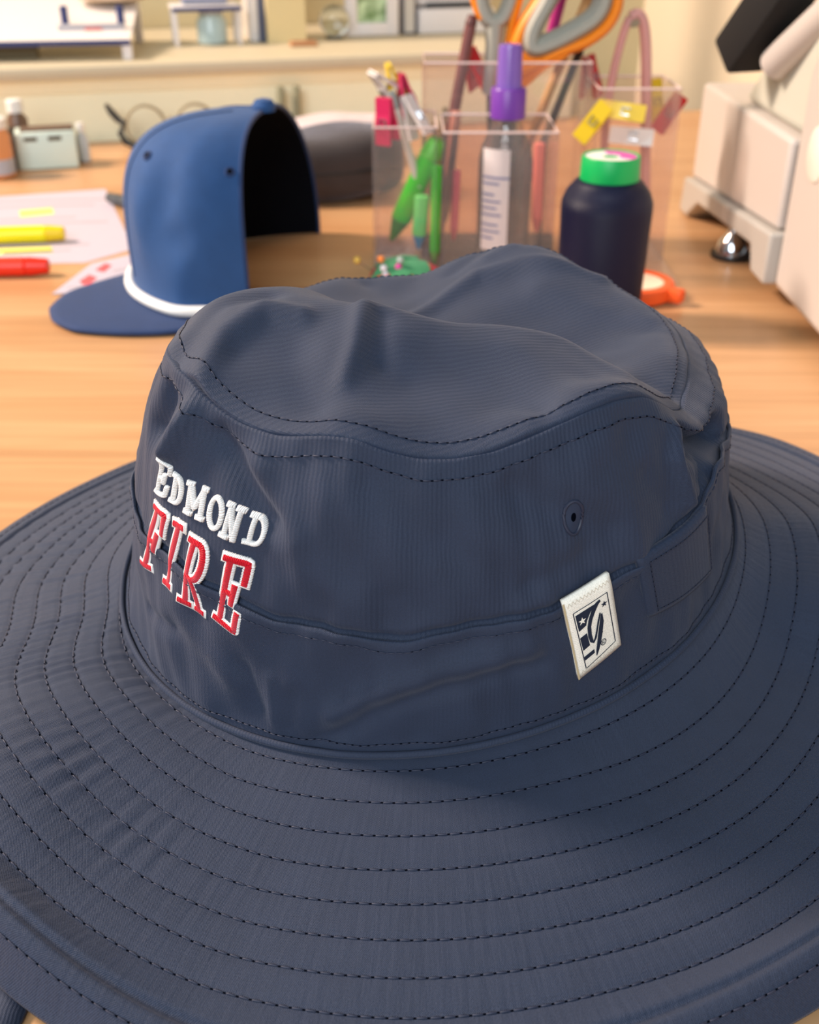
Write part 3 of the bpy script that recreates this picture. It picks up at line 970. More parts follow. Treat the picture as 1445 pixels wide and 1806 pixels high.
TOPROW = [('E', [(222.0, 95.6), (224.7, 93.6), (223.8, 85.0), (220.0, 84.7)]), ('D', [(224.6, 92.6), (227.6, 91.2), (227.0, 83.8), (223.8, 84.5)]), ('M', [(227.6, 91.69), (231.8, 90.89), (231.6, 82.47), (227.4, 83.48)]),
          ('O', [(231.9, 90.5), (235.7, 89.7), (235.3, 80.9), (231.5, 81.6)]), ('N', [(235.6, 89.54), (238.8, 87.82), (237.8, 79.25), (234.4, 80.66)]), ('D', [(239.2, 87.36), (242.6, 85.88), (242.4, 78.89), (238.0, 79.64)])]
for ch, qd in TOPROW:
    letter(ch, qd, 0.60 if ch not in 'E' else 0.5, 0.75, M_WHITE_S, BAND_OUT * 0.3, 'embroidered_letter', hat, 'white embroidered letter %s in EDMOND' % ch)
BOTROW = [('F', [(220.2, 83.1), (225.0, 82.4), (219.6, 59.4), (212.4, 58.9)]), ('I', [(224.8, 81.6), (229.2, 81.38), (224.4, 58.9), (220.0, 59.3)]),
          ('R', [(229.0, 80.11), (234.4, 78.15), (231.6, 55.68), (224.6, 57.65)]), ('E', [(235.4, 77.92), (241.2, 76.46), (238.4, 53.96), (232.4, 57.63)])]
for ch, qd in BOTROW:
    o = letter(ch, qd, 1.38, 0.50, M_WHITE_S, BAND_OUT * 0.6, 'embroidered_letter', hat, 'red embroidered letter %s with white border in FIRE' % ch)
    letter(ch, qd, 1.0, 0.68, M_RED_S, BAND_OUT * 0.6, 'red_fill', o, inset=1.38)

# ---- chin strap lying out from under the brim at the lower left
pth = [ground(60, 1700), ground(24, 1752), ground(2, 1800), ground(-30, 1850), ground(-80, 1890)]
V, F = [], []
for i, p in enumerate(pth):
    a, b_ = np.array(pth[max(i - 1, 0)]), np.array(pth[min(i + 1, len(pth) - 1)])
    t = (b_ - a) / np.linalg.norm(b_ - a)
    nn = np.array([-t[1], t[0]])
    for wq, z in ((-5, 0.4), (-5, 1.6), (5, 1.6), (5, 0.4)):
        V.append((p[0] + nn[0] * wq, p[1] + nn[1] * wq, z))
F = [(i * 4 + j, i * 4 + (j + 1) % 4, i * 4 + 4 + (j + 1) % 4, i * 4 + 4 + j) for i in range(len(pth) - 1) for j in range(4)] + [(0, 1, 2, 3), (len(pth) * 4 - 4, len(pth) * 4 - 3, len(pth) * 4 - 2, len(pth) * 4 - 1)]
V = np.array(V)
hat_mesh('chin_strap', V, F, F_PIPE, V[:, :2], recalc=True, label='navy chin strap end')
# ------------------------------------------------------------------ things standing on the table behind the hat
def atdepth(u, v, y):
    """(x, z) at distance y (mm) seen at pixel (u, v) of the photograph"""
    p = rad(CAM_P)
    a, b = (u - 722.5) / F_PX, (v - 903) / F_PX
    d = (a, math.cos(p) - b * math.sin(p), -math.sin(p) - b * math.cos(p))
    k = y / d[1]
    return d[0] * k, CAM_H + d[2] * k
def P3(u, v, y):
    x, z = atdepth(u, v, y)
    return (x, y, z)
def rel(p, o):
    return tuple(a - b for a, b in zip(p, o))

# ---- blue cap
CB = (-75.0, 655.0, 0.0)
cap = thing('baseball_cap', 'blue baseball cap with white rope above its visor standing behind the bucket hat', 'hat', CB)
F_CAP = fabric('blue_cap_twill', (36, 74, 124), ribs=(0.9, 0.0), rib_amt=0.06, weave=0.3, sheen=0.15, rough=0.75, bump=0.3)
F_CAPIN = fabric('shaded_cap_lining', (12, 14, 22), ribs=(0, 0), weave=0.2, sheen=0.0, rough=0.9, bump=0.2, spec=0.1)  # dark navy lining, with the shade of the crown's interior put into its colour
F_VISOR = fabric('blue_visor_twill', (30, 54, 96), ribs=(0.9, 0.0), rib_amt=0.06, weave=0.3, sheen=0.15, rough=0.75, bump=0.3)
CR = Ring([(70, 104), (84, 105), (105, 98), (125, 94), (150, 94), (180, 92), (209, 96), (238, 98), (258, 78), (300, 74), (0, 86), (50, 100)], 5)
A0, A1 = 84.0, 259.0
ZT = 101.0
def cap_point(a, t, off=0.0):
    """a degrees round the crown, t 0 at the hem to 1 at the button"""
    front = math.exp(-((a - 205) / 45.0) ** 2)
    n = 2.3 + 1.5 * front
    ang = t * math.pi / 2
    c_, s_ = max(math.cos(ang), 0), max(math.sin(ang), 0)
    r = CR(math.radians(a)) * c_ ** (2 / n) + off * c_
    z = ZT * s_ ** (2 / n) + off * s_
    dent = -6.5 * math.exp(-((a - 232) / 9) ** 2 - ((z - 66) / 24) ** 2) + 3.6 * math.exp(-((a - 222) / 6) ** 2 - ((z - 58) / 20) ** 2) - 3.4 * math.exp(-((a - 238) / 5) ** 2 - ((z - 45) / 9) ** 2)
    r += dent * c_ ** 0.3
    sx = -9 * (z / ZT) ** 2
    return (sx + r * math.cos(rad(a)), r * math.sin(rad(a)), max(z, 0.4))
na, nt = 90, 44
def cap_shell(off):
    return [cap_point(A0 + (A1 - A0) * i / (na - 1), (j / (nt - 1)) ** 1.0, off) for i in range(na) for j in range(nt)]
uvc = [(A * 1.7, t * 110) for A in np.linspace(A0, A1, na) for t in np.linspace(0, 1, nt)]
mesh('crown', cap_shell(0.0), grid_faces(na, nt), F_CAP, cap, uv=np.array(uvc))
mesh('lining', cap_shell(-2.0), grid_faces(na, nt, flip=True), F_CAPIN, cap, uv=np.array(uvc), label='dark lining inside the crown, shade put into its colour')
# bound edge of the opening
edge = [cap_point(A0, t, -1.0) for t in np.linspace(0, 0.995, 40)] + [cap_point(A1, t, -1.0) for t in np.linspace(0.995, 0, 40)]
MB().tube(edge, 1.4, 8).build('edge_binding', F_VISOR, cap, uvscale=1)
VO = Ring([(176, 99), (181, 103), (186, 113), (195, 133), (206, 146), (214, 149), (222, 146), (232, 131), (242, 115), (250, 96), (255, 80), (300, 60), (120, 70)], 2.0)
V, F = [], []
nv, mv = 60, 12
for s_, zz in ((1, 3.6), (-1, 1.2)):
    for i in range(nv):
        a = 180 + (253 - 180) * i / (nv - 1)
        r0, r1 = CR(rad(a)) - 3, max(VO(rad(a)), CR(rad(a)) + 0.5)
        for j in range(mv):
            r = r0 + (r1 - r0) * j / (mv - 1)
            V.append((r * math.cos(rad(a)), r * math.sin(rad(a)), zz + 2.0 * (1 - j / (mv - 1)) - (0.5 * s_ if j == mv - 1 else 0)))
F = grid_faces(nv, mv, flip=True) + grid_faces(nv, mv, off=nv * mv)
k = nv * mv
F += [(i * mv + mv - 1, (i + 1) * mv + mv - 1, k + (i + 1) * mv + mv - 1, k + i * mv + mv - 1) for i in range(nv - 1)]
mesh('visor', V, F, F_VISOR, cap, uv=np.array([(v[0], v[1]) for v in V]), recalc=True)
rope = [((CR(rad(a)) + 2.2) * math.cos(rad(a)), (CR(rad(a)) + 2.2) * math.sin(rad(a)), 8.6) for a in np.linspace(181, 252, 50)]
MB().tube(rope, 3.0, 12).build('rope', mat('white_rope', (236, 236, 232), 0.8, vary=0.1, vscale=700), cap, label='white rope along the visor')
MB().lathe([(0, -2), (6.6, -1.5), (7.0, 1.5), (5.0, 4.6), (0, 5.8)], 24, (-9, 0, ZT)).build('button', F_CAP, cap, uvscale=1)
def cap_at(u, v):
    best = None
    for a in np.arange(165, 259, 1.0):
        for t in np.arange(0.05, 0.98, 0.015):
            p = cap_point(a, t)
            q = pix(p[0] + CB[0], p[1] + CB[1], p[2])
            d = (q[0] - u) ** 2 + (q[1] - v) ** 2
            if best is None or d < best[0]: best = (d, a, t)
    return best[1:]
for u, v in ((261, 276), (407, 305)):
    a, t = cap_at(u, v)
    c_ = np.array(cap_point(a, t, 0.3))
    u_ = np.array(cap_point(a + 1.0, t, 0.3)) - c_
    w_ = np.array(cap_point(a, t + 0.012, 0.3)) - c_
    u_ /= np.linalg.norm(u_); w_ /= np.linalg.norm(w_)
    n_ = np.cross(u_, w_)
    n_ *= np.sign(n_[0] * c_[0] + n_[1] * c_[1])
    eo = MB().tube([tuple(c_ + 2.3 * (u_ * math.cos(q) + w_ * math.sin(q))) for q in np.linspace(0, 2 * math.pi, 18, endpoint=False)], 0.7, 8, closed=True).build('eyelet', F_VISOR, cap, uvscale=1)
    MB().lathe([(0, 0), (1.7, 0), (1.7, 0.2), (0, 0.2)], 14, tuple(c_ + n_ * 0.1), tuple(n_)).build('eyelet_hole', F_CAPIN, eo, uvscale=1)
for a in (209.0, 145.0):
    MB().tube([cap_point(a, t, 0.1) for t in np.linspace(0.02, 0.97, 30)], 0.55, 6).build('panel_seam', F_VISOR, cap, uvscale=1)

# ---- thread cone
SP = (104.5, 575.0, 0.0)
sp = thing('thread_cone', 'large navy embroidery thread cone with green cap behind the hat crown', 'thread', SP)
def thread_mat():
    m = bpy.data.materials.new('navy_wound_thread')
    m.use_nodes = True
    N, L = m.node_tree.nodes, m.node_tree.links
    b = N['Principled BSDF']
    tc = N.new('ShaderNodeTexCoord')
    wv = N.new('ShaderNodeTexWave')
    wv.bands_direction = 'Z'
    wv.inputs['Scale'].default_value = 420
    wv.inputs['Distortion'].default_value = 1.5
    L.new(tc.outputs['Object'], wv.inputs[0])
    bp = N.new('ShaderNodeBump')
    bp.inputs['Strength'].default_value = 0.35
    bp.inputs['Distance'].default_value = 0.0004
    L.new(wv.outputs['Fac'], bp.inputs['Height'])
    L.new(bp.outputs[0], b.inputs['Normal'])
    b.inputs['Base Color'].default_value = srgb(10, 14, 44)
    b.inputs['Roughness'].default_value = 0.42
    b.inputs['Specular IOR Level'].default_value = 0.25
    b.inputs['Anisotropic'].default_value = 0.6
    return m
MB().lathe([(0, 0.5), (23, 0.5), (24.5, 1.5), (24.5, 4), (22.6, 4.2), (22.6, 4.6)], 48).build('base', mat('white_plastic', (235, 235, 230), 0.4, vary=0.02), sp)
MB().lathe([(10, 4.5), (22.2, 4.5), (22.8, 8), (24.2, 64), (24.0, 68), (22.0, 73), (17.5, 78.5), (14.0, 80)], 64).build('wound_thread', thread_mat(), sp)
M_GREENP = mat('green_plastic', (0, 168, 84), 0.4, vary=0.02)
MB().lathe([(13.5, 78.6), (15.4, 78.8), (15.6, 80), (15.1, 90.6), (14.6, 91.4), (13.9, 91.2), (13.6, 90.4)], 48).build('cap_ring', M_GREENP, sp, label='green plastic cap ring')
MB().lathe([(4.0, 85), (4.0, 90.2), (4.4, 90.6), (13.9, 90.6), (13.9, 89.4)], 40).build('top_disc', mat('white_plastic', (235, 235, 230), 0.4), sp)
ring_seg = [(9.0 * math.cos(a), 9.0 * math.sin(a)) for a in np.linspace(-0.5, 1.5, 16)]
seg = [(13.2 * math.cos(a), 13.2 * math.sin(a)) for a in np.linspace(-0.7, 1.7, 20)] + [(5.0 * math.cos(a), 5.0 * math.sin(a)) for a in np.linspace(1.7, -0.7, 14)]
MB().prism(seg, 90.5, 90.9).build('sticker', mat('magenta_sticker', (206, 84, 168), 0.5, vary=0.02), sp, smooth=False, label='magenta half-ring sticker')

# ---- round tape measure lying flat
TP = (133.0, 622.0, 0.0)
tp = thing('tape_measure', 'small round orange-rimmed tape measure lying right of the thread cone', 'tape measure', TP)
M_OR = mat('orange_plastic', (238, 92, 36), 0.4, vary=0.03)
MB().lathe([(0, 0.4), (21, 0.4), (24, 2), (24.6, 6), (23.5, 9.5), (20.5, 10.6), (18, 9.8), (17.5, 8.2)], 48).build('case', M_OR, tp)
MB().lathe([(0, 9.0), (17.8, 9.0), (17.8, 7.5)], 40).build('face', mat('cream_plastic', (246, 226, 200), 0.5, vary=0.03), tp, label='cream face plate')
MB().bevbox((21, -15, 5.5), (12, 9, 8), 2, 2, (0, 0, -35)).build('tab', M_OR, tp)

# ---- pincushion with ball-headed pins
PCN = (-2.0, 613.0, 0.0)
pc_ = thing('pincushion', 'small green and red felt pincushion just behind the hat crown', 'pincushion', PCN)
MB().lathe([(0, 0.3), (13, 0.5), (21, 5), (23, 11), (20, 18), (12, 22.5), (0, 23.5)], 32).build('cushion', fabric('red_felt', (214, 40, 44), ribs=(0, 0), weave=0.5), pc_, uvscale=1)
leaf = MB()
for k in range(5):
    a = math.radians(100 + k * 52)
    ux, uy = math.cos(a), math.sin(a)
    pts = []
    for q in np.linspace(0, 1, 9):
        rr = 2 + 20.5 * q
        zz = 23.9 + 0.4 - 8.6 * q ** 2.4
        pts.append((ux * rr, uy * rr, zz, 9.5 * math.sin(math.pi * min(1, 0.25 + 0.75 * q)) * (1 - 0.25 * q)))
    V = []
    for x, y, z, ww in pts:
        for sgn in (-1, 0, 1):
            for dz in (0, 1.2):
                V.append((x - uy * ww * sgn, y + ux * ww * sgn, z + dz - (1.2 if sgn else 0)))
    F = []
    for i in range(8):
        b0, b1 = i * 6, i * 6 + 6
        F += [(b0 + 1, b0 + 3, b1 + 3, b1 + 1), (b0 + 3, b0 + 5, b1 + 5, b1 + 3), (b0, b1, b1 + 2, b0 + 2), (b0 + 2, b1 + 2, b1 + 4, b0 + 4), (b0, b0 + 1, b1 + 1, b1), (b0 + 4, b1 + 4, b1 + 5, b0 + 5)]
    F += [(0, 2, 3, 1), (2, 4, 5, 3), (48, 49, 51, 50), (50, 51, 53, 52)]
    leaf.add(V, F)
leaf.build('felt_leaves', fabric('green_felt', (70, 150, 100), ribs=(0, 0), weave=0.5), pc_, uvscale=1, label='green felt leaf top')
M_PIN = mat('pin_steel', (200, 200, 200), 0.3, 1.0, vary=0)
PINS = [((672, 457), (244, 140, 60), 'orange-headed pin stuck in the pincushion'), ((677, 473), (235, 232, 238), 'white-headed pin at the middle of the pincushion'), ((703, 471), (226, 70, 160), 'pink-headed pin stuck in the pincushion'),
        ((706, 459), (176, 186, 178), 'grey-headed pin behind the pink pin on the pincushion'), ((630, 459), (216, 176, 70), 'yellow-headed pin at the left edge of the pincushion'), ((681, 484), (226, 226, 232), 'white-headed pin lowest on the pincushion front')]
for (u, v), col, lb in PINS:
    y = 602.0
    x, z = atdepth(u, v, y)
    t = thing('ball_head_pin', lb, 'pin', (x, y, z), group='pins in the pincushion')
    MB().lathe([(0, -2.2), (1.5, -1.6), (2.2, 0), (1.5, 1.6), (0, 2.2)], 14).build('pin_head', mat('pin_head_%d_%d_%d' % col, col, 0.25, vary=0), t)
    cx, cy, cz = PCN[0] + 0.55 * (x - PCN[0]), PCN[1], 15.0
    MB().rod((0, 0, 0), (cx - x, cy - y, cz - z), 0.35, seg=6).build('pin_shaft', M_PIN, t)

# ---- clear acrylic caddy
CDY = (70.0, 690.0, 0.0)
cdy = thing('acrylic_caddy', 'clear pink-tinted acrylic organiser crowded with scissors, pens and clips', 'organizer', CDY)
M_CLEAR = clear_plastic('pink_clear_acrylic', (254, 249, 247), 0.07)
M_CLEARE = mat('acrylic_edge', (240, 214, 206), 0.25, vary=0.02)
def box_compartment(x0, x1, y0, y1, zt, name='compartment', zb_=0.6):
    t = 2.2
    b = MB()
    x0, x1, y0, y1 = x0 - CDY[0], x1 - CDY[0], y0 - CDY[1], y1 - CDY[1]
    zc, hz = (zb_ + zt) / 2, zt - zb_
    b.bevbox(((x0 + x1) / 2, y0 + t / 2, zc), (x1 - x0, t, hz), 0.3, 1)
    b.bevbox(((x0 + x1) / 2, y1 - t / 2, zc), (x1 - x0, t, hz), 0.3, 1)
    b.bevbox((x0 + t / 2, (y0 + y1) / 2, zc), (t, y1 - y0 - 2 * t, hz), 0.3, 1)
    b.bevbox((x1 - t / 2, (y0 + y1) / 2, zc), (t, y1 - y0 - 2 * t, hz), 0.3, 1)
    o = b.build(name, M_CLEAR, cdy, smooth=False)
    MB().tube([(x0 + 1, y0 + 1, zt), (x1 - 1, y0 + 1, zt), (x1 - 1, y1 - 1, zt), (x0 + 1, y1 - 1, zt)], 0.7, 6, closed=True).build('rim', M_CLEARE, o)
    return o
box_compartment(18.6, 86, 640, 700, 90)
box_compartment(8, 112, 702, 748, 119)
box_compartment(-22, 17, 655, 712, 90)
box_compartment(114, 165, 690, 744, 106)
MB().bevbox((71.5 - CDY[0], 694 - CDY[1], 1.7), (187, 108, 2.4), 0.5, 1).build('base_plate', M_CLEAR, cdy, smooth=False)

# spray bottle
SB = (58.0, 668.0, 3.2)
sb = thing('spray_bottle', 'small clear spray bottle with purple cap in the front compartment', 'bottle', SB)
MB().lathe([(0, 0), (14.5, 0), (16.2, 1.8), (16.2, 66), (14.8, 74), (10.5, 83), (8.6, 88), (8.6, 92)], 36).build('bottle_body', clear_plastic('clear_bottle', (253, 251, 250), 0.10), sb)
M_PUR = mat('purple_plastic', (116, 58, 160), 0.35, vary=0.03)
MB().lathe([(8.8, 90), (10.4, 90.4), (10.4, 106), (9.6, 107.2), (7.2, 107.2)], 36).build('collar', M_PUR, sb)
m_pc = mat('lilac_overcap', (142, 104, 196), 0.2, vary=0.02, trans=0.25)
MB().lathe([(7.6, 107), (7.5, 107.4), (7.0, 128), (6.2, 130.4), (0, 130.8)], 32).build('overcap', m_pc, sb, label='lilac overcap on the sprayer')
V, F = [], []
for i in range(17):
    a = rad(212 + 62 * i / 16)
    for z in (15, 75):
        V.append((16.5 * math.cos(a), 16.5 * math.sin(a), z))
lbm = mesh('bottle_label', V, grid_faces(17, 2), mat('white_label', (240, 240, 244), 0.5, vary=0.01), sb)
tx = MB()
for z, wdt in ((58, 60), (54.5, 40), (48, 30), (44, 44), (40, 36), (36, 46), (30, 40), (26, 44), (22, 30)):
    n = 8
    P = [(16.7 * math.cos(rad(214 + wdt * i / n)), 16.7 * math.sin(rad(214 + wdt * i / n))) for i in range(n + 1)]
    V = [(x, y, z + dz) for x, y in P for dz in (0, 1.3)]
    tx.add(V, [(2 * i, 2 * i + 2, 2 * i + 3, 2 * i + 1) for i in range(n)])
tx.build('label_print', mat('label_blue', (112, 130, 186), 0.6, vary=0), lbm, smooth=False)

# scissors standing handles up
SC_O = (92.0, 722.0, 3.2)
sci = thing('scissors', 'scissors with orange and grey handles standing in the caddy', 'scissors', SC_O)
M_ORH = mat('orange_handle', (252, 142, 28), 0.4, vary=0.02)
M_GRH = mat('grey_softgrip', (166, 164, 152), 0.6, vary=0.03)
M_STEEL = mat('steel', (190, 192, 196), 0.25, 1.0, vary=0.03)
def S3(pts, y=722.0):
    return [rel(P3(u, v, y), SC_O) for u, v in pts]
def spline(pts, n=6, closed=True):
    out, m_ = [], len(pts)
    for i in range(m_ if closed else m_ - 1):
        p0, p1, p2, p3 = [np.array(pts[(i + k) % m_] if closed else pts[min(max(i + k, 0), m_ - 1)]) for k in (-1, 0, 1, 2)]
        for j in range(n):
            t = j / n
            out.append(tuple(0.5 * (2 * p1 + (p2 - p0) * t + (2 * p0 - 5 * p1 + 4 * p2 - p3) * t * t + (3 * p1 - p0 - 3 * p2 + p3) * t ** 3)))
    if not closed: out.append(tuple(pts[-1]))
    return out
YV = (0, 1, 0)
big = [(915, 128), (908, 95), (922, 50), (950, 5), (985, -45), (1040, -70), (1080, -45), (1088, 0), (1072, 40), (1035, 70), (985, 90), (945, 112)]
MB().tube(spline(S3(big)), 4.6, 10, closed=True, flat=1.5, up=YV).build('handle_large', M_ORH, sci)
inn = [(940, 82), (938, 55), (958, 15), (985, -25), (1035, -45), (1062, -25), (1062, 5), (1045, 32), (1010, 55), (970, 75)]
MB().tube(spline(S3(inn)), 6.4, 10, closed=True, flat=1.7, up=YV).build('grip_large', M_GRH, sci, label='grey soft grip inside the large loop')
MB().prism([(p[0], p[2]) for p in S3([(905, 85), (945, 95), (1005, 88), (1000, 96), (960, 122), (935, 145), (915, 160), (890, 158), (898, 120)])], -5, 5, axes='xz').build('pivot_boss', M_ORH, sci)
sm = [(852, -30), (850, 8), (864, 36), (884, 34), (898, 8), (904, -25), (880, -50)]
MB().tube(spline(S3(sm, 728)), 5.0, 10, closed=True, flat=1.5, up=YV).build('grip_small', M_GRH, sci)
MB().tube(spline(S3([(834, -30), (836, -5), (843, 18), (850, 32)], 727), closed=False), 2.6, 8, flat=1.8, up=YV).build('handle_small', M_ORH, sci)
MB().tube(spline(S3([(922, -30), (912, 10), (903, 45), (896, 85)], 727), closed=False), 3.0, 8, flat=1.8, up=YV).build('handle_small', M_ORH, sci)
MB().tube(S3([(873, 38), (872, 80), (868, 120), (862, 165)], 728), [6.5, 5.5, 5.0, 4.4], 10, flat=1.2, up=YV).build('shank', M_GRH, sci)
MB().prism([(p[0], p[2]) for p in S3([(886, 155), (915, 160), (905, 300), (880, 425), (874, 425), (880, 300)])], -1.2, 1.2, axes='xz').build('blade', M_STEEL, sci, smooth=False)
MB().prism([(p[0], p[2] + 0) for p in S3([(858, 165), (880, 160), (884, 300), (872, 425), (868, 425), (862, 300)])], 1.6, 3.8, axes='xz').build('blade', M_STEEL, sci, smooth=False)

# pens, sticks and markers standing in the caddy
def stick(name, label, cat, top, yt, bot, yb, r, col, tip=None, tipcol=None, rough=0.4, capfrac=None, capcol=None, group=None):
    """a pen or rod from a top pixel (at distance yt) down to a bottom pixel (at distance yb)"""
    a, b = P3(bot[0], bot[1], yb), P3(top[0], top[1], yt)
    b_ = Vector(b) - Vector(a)
    t = thing(name, label, cat, a, group=group)
    L_ = b_.length
    dr = b_ / L_
    lo = dr * (tip or 0)
    MB().rod(tuple(lo), tuple(dr * (L_ * (1 - (capfrac or 0)))), r, seg=18).build('barrel', mat('plastic_%d_%d_%d' % col, col, rough, vary=0.03), t)
    if tip:
        MB().lathe([(0, 0), (r * 0.25, 0.6), (r * 0.95, tip)], 16, (0, 0, 0), dr).build('tip', mat('plastic_%d_%d_%d' % (tipcol or col), tipcol or col, rough, vary=0.03), t)
    if capfrac:
        cc = capcol or col
        MB().rod(tuple(dr * (L_ * (1 - capfrac))), tuple(dr * L_), r * 1.08, r * 0.8, seg=18).build('end_cap', mat('plastic_%d_%d_%d' % cc, cc, rough, vary=0.03), t)
    return t
stick('highlighter', 'thick bright green marker leaning in the left compartment', 'marker', (772, 246), 690, (690, 424), 700, 6.6, (46, 208, 0), 16, (62, 140, 10), 0.35, 0.17, (84, 210, 40))
stick('seam_ripper', 'slim green seam ripper upright beside the thick green marker', 'tool', (771, 292), 668, (766, 466), 668, 2.9, (34, 206, 4), 8, (110, 200, 20))
stick('marker', 'short light green marker with blue end between two green tools', 'marker', (745, 345), 676, (738, 440), 676, 4.6, (104, 224, 122), 9, (30, 150, 200), 0.4)
stick('pencil', 'dark brown pencil standing left of the scissors', 'pencil', (834, 26), 728, (770, 360), 722, 3.6, (120, 70, 66), None, None, 0.5, 0.05, (96, 54, 52))
stick('dowel', 'pale wooden dowel leaning right of the scissor handles', 'stick', (1048, -30), 743, (900, 330), 741, 3.0, (206, 160, 104), None, None, 0.6)
stick('dowel', 'black rod leaning beside the pale wooden dowel', 'stick', (1066, -20), 744, (932, 320), 742, 2.6, (58, 52, 50), None, None, 0.5)
stick('pen', 'magenta pen seen through the large scissor loop', 'pen', (1000, -40), 742, (960, 110), 740, 3.6, (186, 30, 130), None, None, 0.4)
stick('pen', 'salmon red pen upright right of the spray bottle', 'pen', (952, 252), 686, (946, 410), 686, 3.4, (226, 122, 108), 9, (226, 122, 108))
stick('pen', 'pale pink pen standing in the back row left of the bottle', 'pen', (806, 196), 715, (782, 400), 712, 3.2, (232, 164, 140), 10, (232, 164, 140))
stick('pen', 'red-ended slim pen low in the front compartment', 'pen', (806, 300), 690, (800, 425), 688, 2.6, (218, 96, 112), 8, (218, 96, 112))
stick('paintbrush', 'slim white-handled brush in the left compartment', 'brush', (690, 160), 690, (740, 330), 690, 2.4, (226, 220, 210), None, None, 0.4, 0.18, (150, 156, 150))
stick('crochet_hook', 'slim olive steel hook upright at the centre of the back row', 'tool', (785, 190), 735, (757, 350), 715, 2.0, (142, 130, 92), None, None, 0.4)

# tall pink tweezers in the right compartment
TW = (140.0, 716.0, 3.2)
tw = thing('tweezers', 'tall translucent pink plastic tweezers standing in the right compartment', 'tweezers', TW)
M_PINKC = mat('pink_translucent_plastic', (238, 176, 170), 0.25, vary=0.03, trans=0.35)
T3 = lambda pts, y: [rel(P3(u, v, y), TW) for u, v in pts]
MB().tube(spline(T3([(1066, 330), (1068, 220), (1082, 130), (1100, 60), (1112, 30)], 716), closed=False), 2.6, 10, flat=1.6, up=YV).build('arm', M_PINKC, tw)
MB().tube(spline(T3([(1112, 30), (1128, 26), (1138, 60), (1140, 150), (1138, 340)], 716), closed=False), 3.4, 10, flat=1.6, up=YV).build('arm', M_PINKC, tw)
MB().lathe([(0, -4), (3.8, -3.6), (4.2, 0), (3.8, 3.6), (0, 4)], 16, T3([(1118, 36)], 716)[0], YV).build('rivet', mat('grey_rivet', (150, 140, 120), 0.4, 0.5), tw)

# sewing clips
def make_clip(col, label, loc, rot):
    t = thing('sewing_clip', label, 'clip', loc, group='plastic sewing clips on the caddy')
    t.rotation_euler = tuple(rad(x) for x in rot)
    m_ = mat('clip_%d_%d_%d' % col, col, 0.3, vary=0.03, trans=0.15)
    for s_ in (-1, 1):
        b = MB()
        prof = [(-13, 0.4), (-4, 1.2), (3, 3.0), (13, 4.6), (13, 6.4), (3, 5.0), (-4, 3.0), (-13, 1.6)]
        b.prism([(a, h * s_) for a, h in prof], -5, 5, axes='xz')
        b.build('jaw', m_, t, smooth=False)
    MB().tube([(3.2, -2, 5.4), (-1.5, -2, 4.2), (-1.5, 2, 4.2), (3.2, 2, 5.4), (6, 0, 0), (3.2, 2, -5.4), (-1.5, 2, -4.2), (-1.5, -2, -4.2), (3.2, -2, -5.4)], 0.6, 6).build('spring', M_STEEL, t)
    return t
YEL, RED, PNK, WHT = (244, 210, 40), (206, 22, 26), (222, 50, 100), (240, 232, 226)
CLIPS = [(PNK, 'pink sewing clip upright on the left rim of the caddy', (681, 212), 668, (0, 80, 60)), (PNK, 'pink sewing clip higher and right of the other pink clip', (715, 168), 700, (0, 75, 20)),
         (YEL, 'small yellow sewing clip between the two pink clips', (696, 150), 705, (20, 70, 30)), (WHT, 'white sewing clip left of the small yellow clip', (680, 152), 700, (10, 40, 40)), (WHT, 'white sewing clip below the right pink clip', (730, 205), 690, (0, 65, -30)),
         (YEL, 'big slanting yellow sewing clip above the thread cone', (1046, 216), 688, (70, -52, 0)), (YEL, 'yellow sewing clip lying level right of the slanting one', (1098, 196), 692, (80, 8, 0)), (WHT, 'white sewing clip below the level yellow clip', (1112, 240), 696, (80, 5, 0)),
         (YEL, 'yellow sewing clip on the far right rim of the caddy', (1153, 176), 742, (70, 85, 0)), (RED, 'red sewing clip clipped to the far right rim of the caddy', (1180, 200), 726, (75, -58, 0)), (RED, 'small red sewing clip above the big yellow clip', (1041, 135), 742, (60, 80, 20)), (RED, 'red sewing clip left of the grey scissor shank', (838, 122), 745, (60, 70, 20))]
for col, lb, (u, v), y, rt in CLIPS:
    make_clip(col, lb, P3(u, v, y), rt)

# ---- papers and markers at the left
def sheet(name, label, cat, pts, m, z0=0.05, th=0.25, printing=()):
    P = [ground(u, v) for u, v in pts]
    cx, cy = sum(p[0] for p in P) / len(P), sum(p[1] for p in P) / len(P)
    t = thing(name, label, cat, (cx, cy, 0))
    MB().prism([(x - cx, y - cy) for x, y in P], z0, z0 + th).build('sheet', m, t, smooth=False)
    for nm, mm_, polys in printing:
        for pl_ in polys:
            Q = [ground(u, v) for u, v in pl_]
            MB().prism([(x - cx, y - cy) for x, y in Q], z0 + th, z0 + th + 0.06).build(nm, mm_, t, smooth=False)
    return t
M_PAPER = mat('white_paper', (194, 184, 196), 0.8, vary=0.02)
M_GREY = mat('grey_print', (178, 168, 176), 0.8, vary=0)
M_YHL = mat('yellow_highlight', (232, 226, 120), 0.8, vary=0)
M_RPR = mat('red_print', (222, 92, 96), 0.7, vary=0)
lines = [[(-40 + k * 9, v), (200 - k * 3 - (k % 3) * 30, v - 6), (200 - k * 3 - (k % 3) * 30, v - 3), (-40 + k * 9, v + 3)] for k, v in enumerate((356, 366, 388, 396, 436, 446))]
sheet('paper_sheet', 'white printed order sheet lying left of the blue cap', 'paper', [(-70, 352), (186, 334), (236, 440), (150, 464), (-70, 468)], M_PAPER,
      printing=[('printed_line', M_GREY, lines), ('highlighted_word', M_YHL, [[(34, 372), (92, 367), (96, 378), (36, 384)], [(-40, 438), (90, 434), (94, 446), (-40, 452)]])])
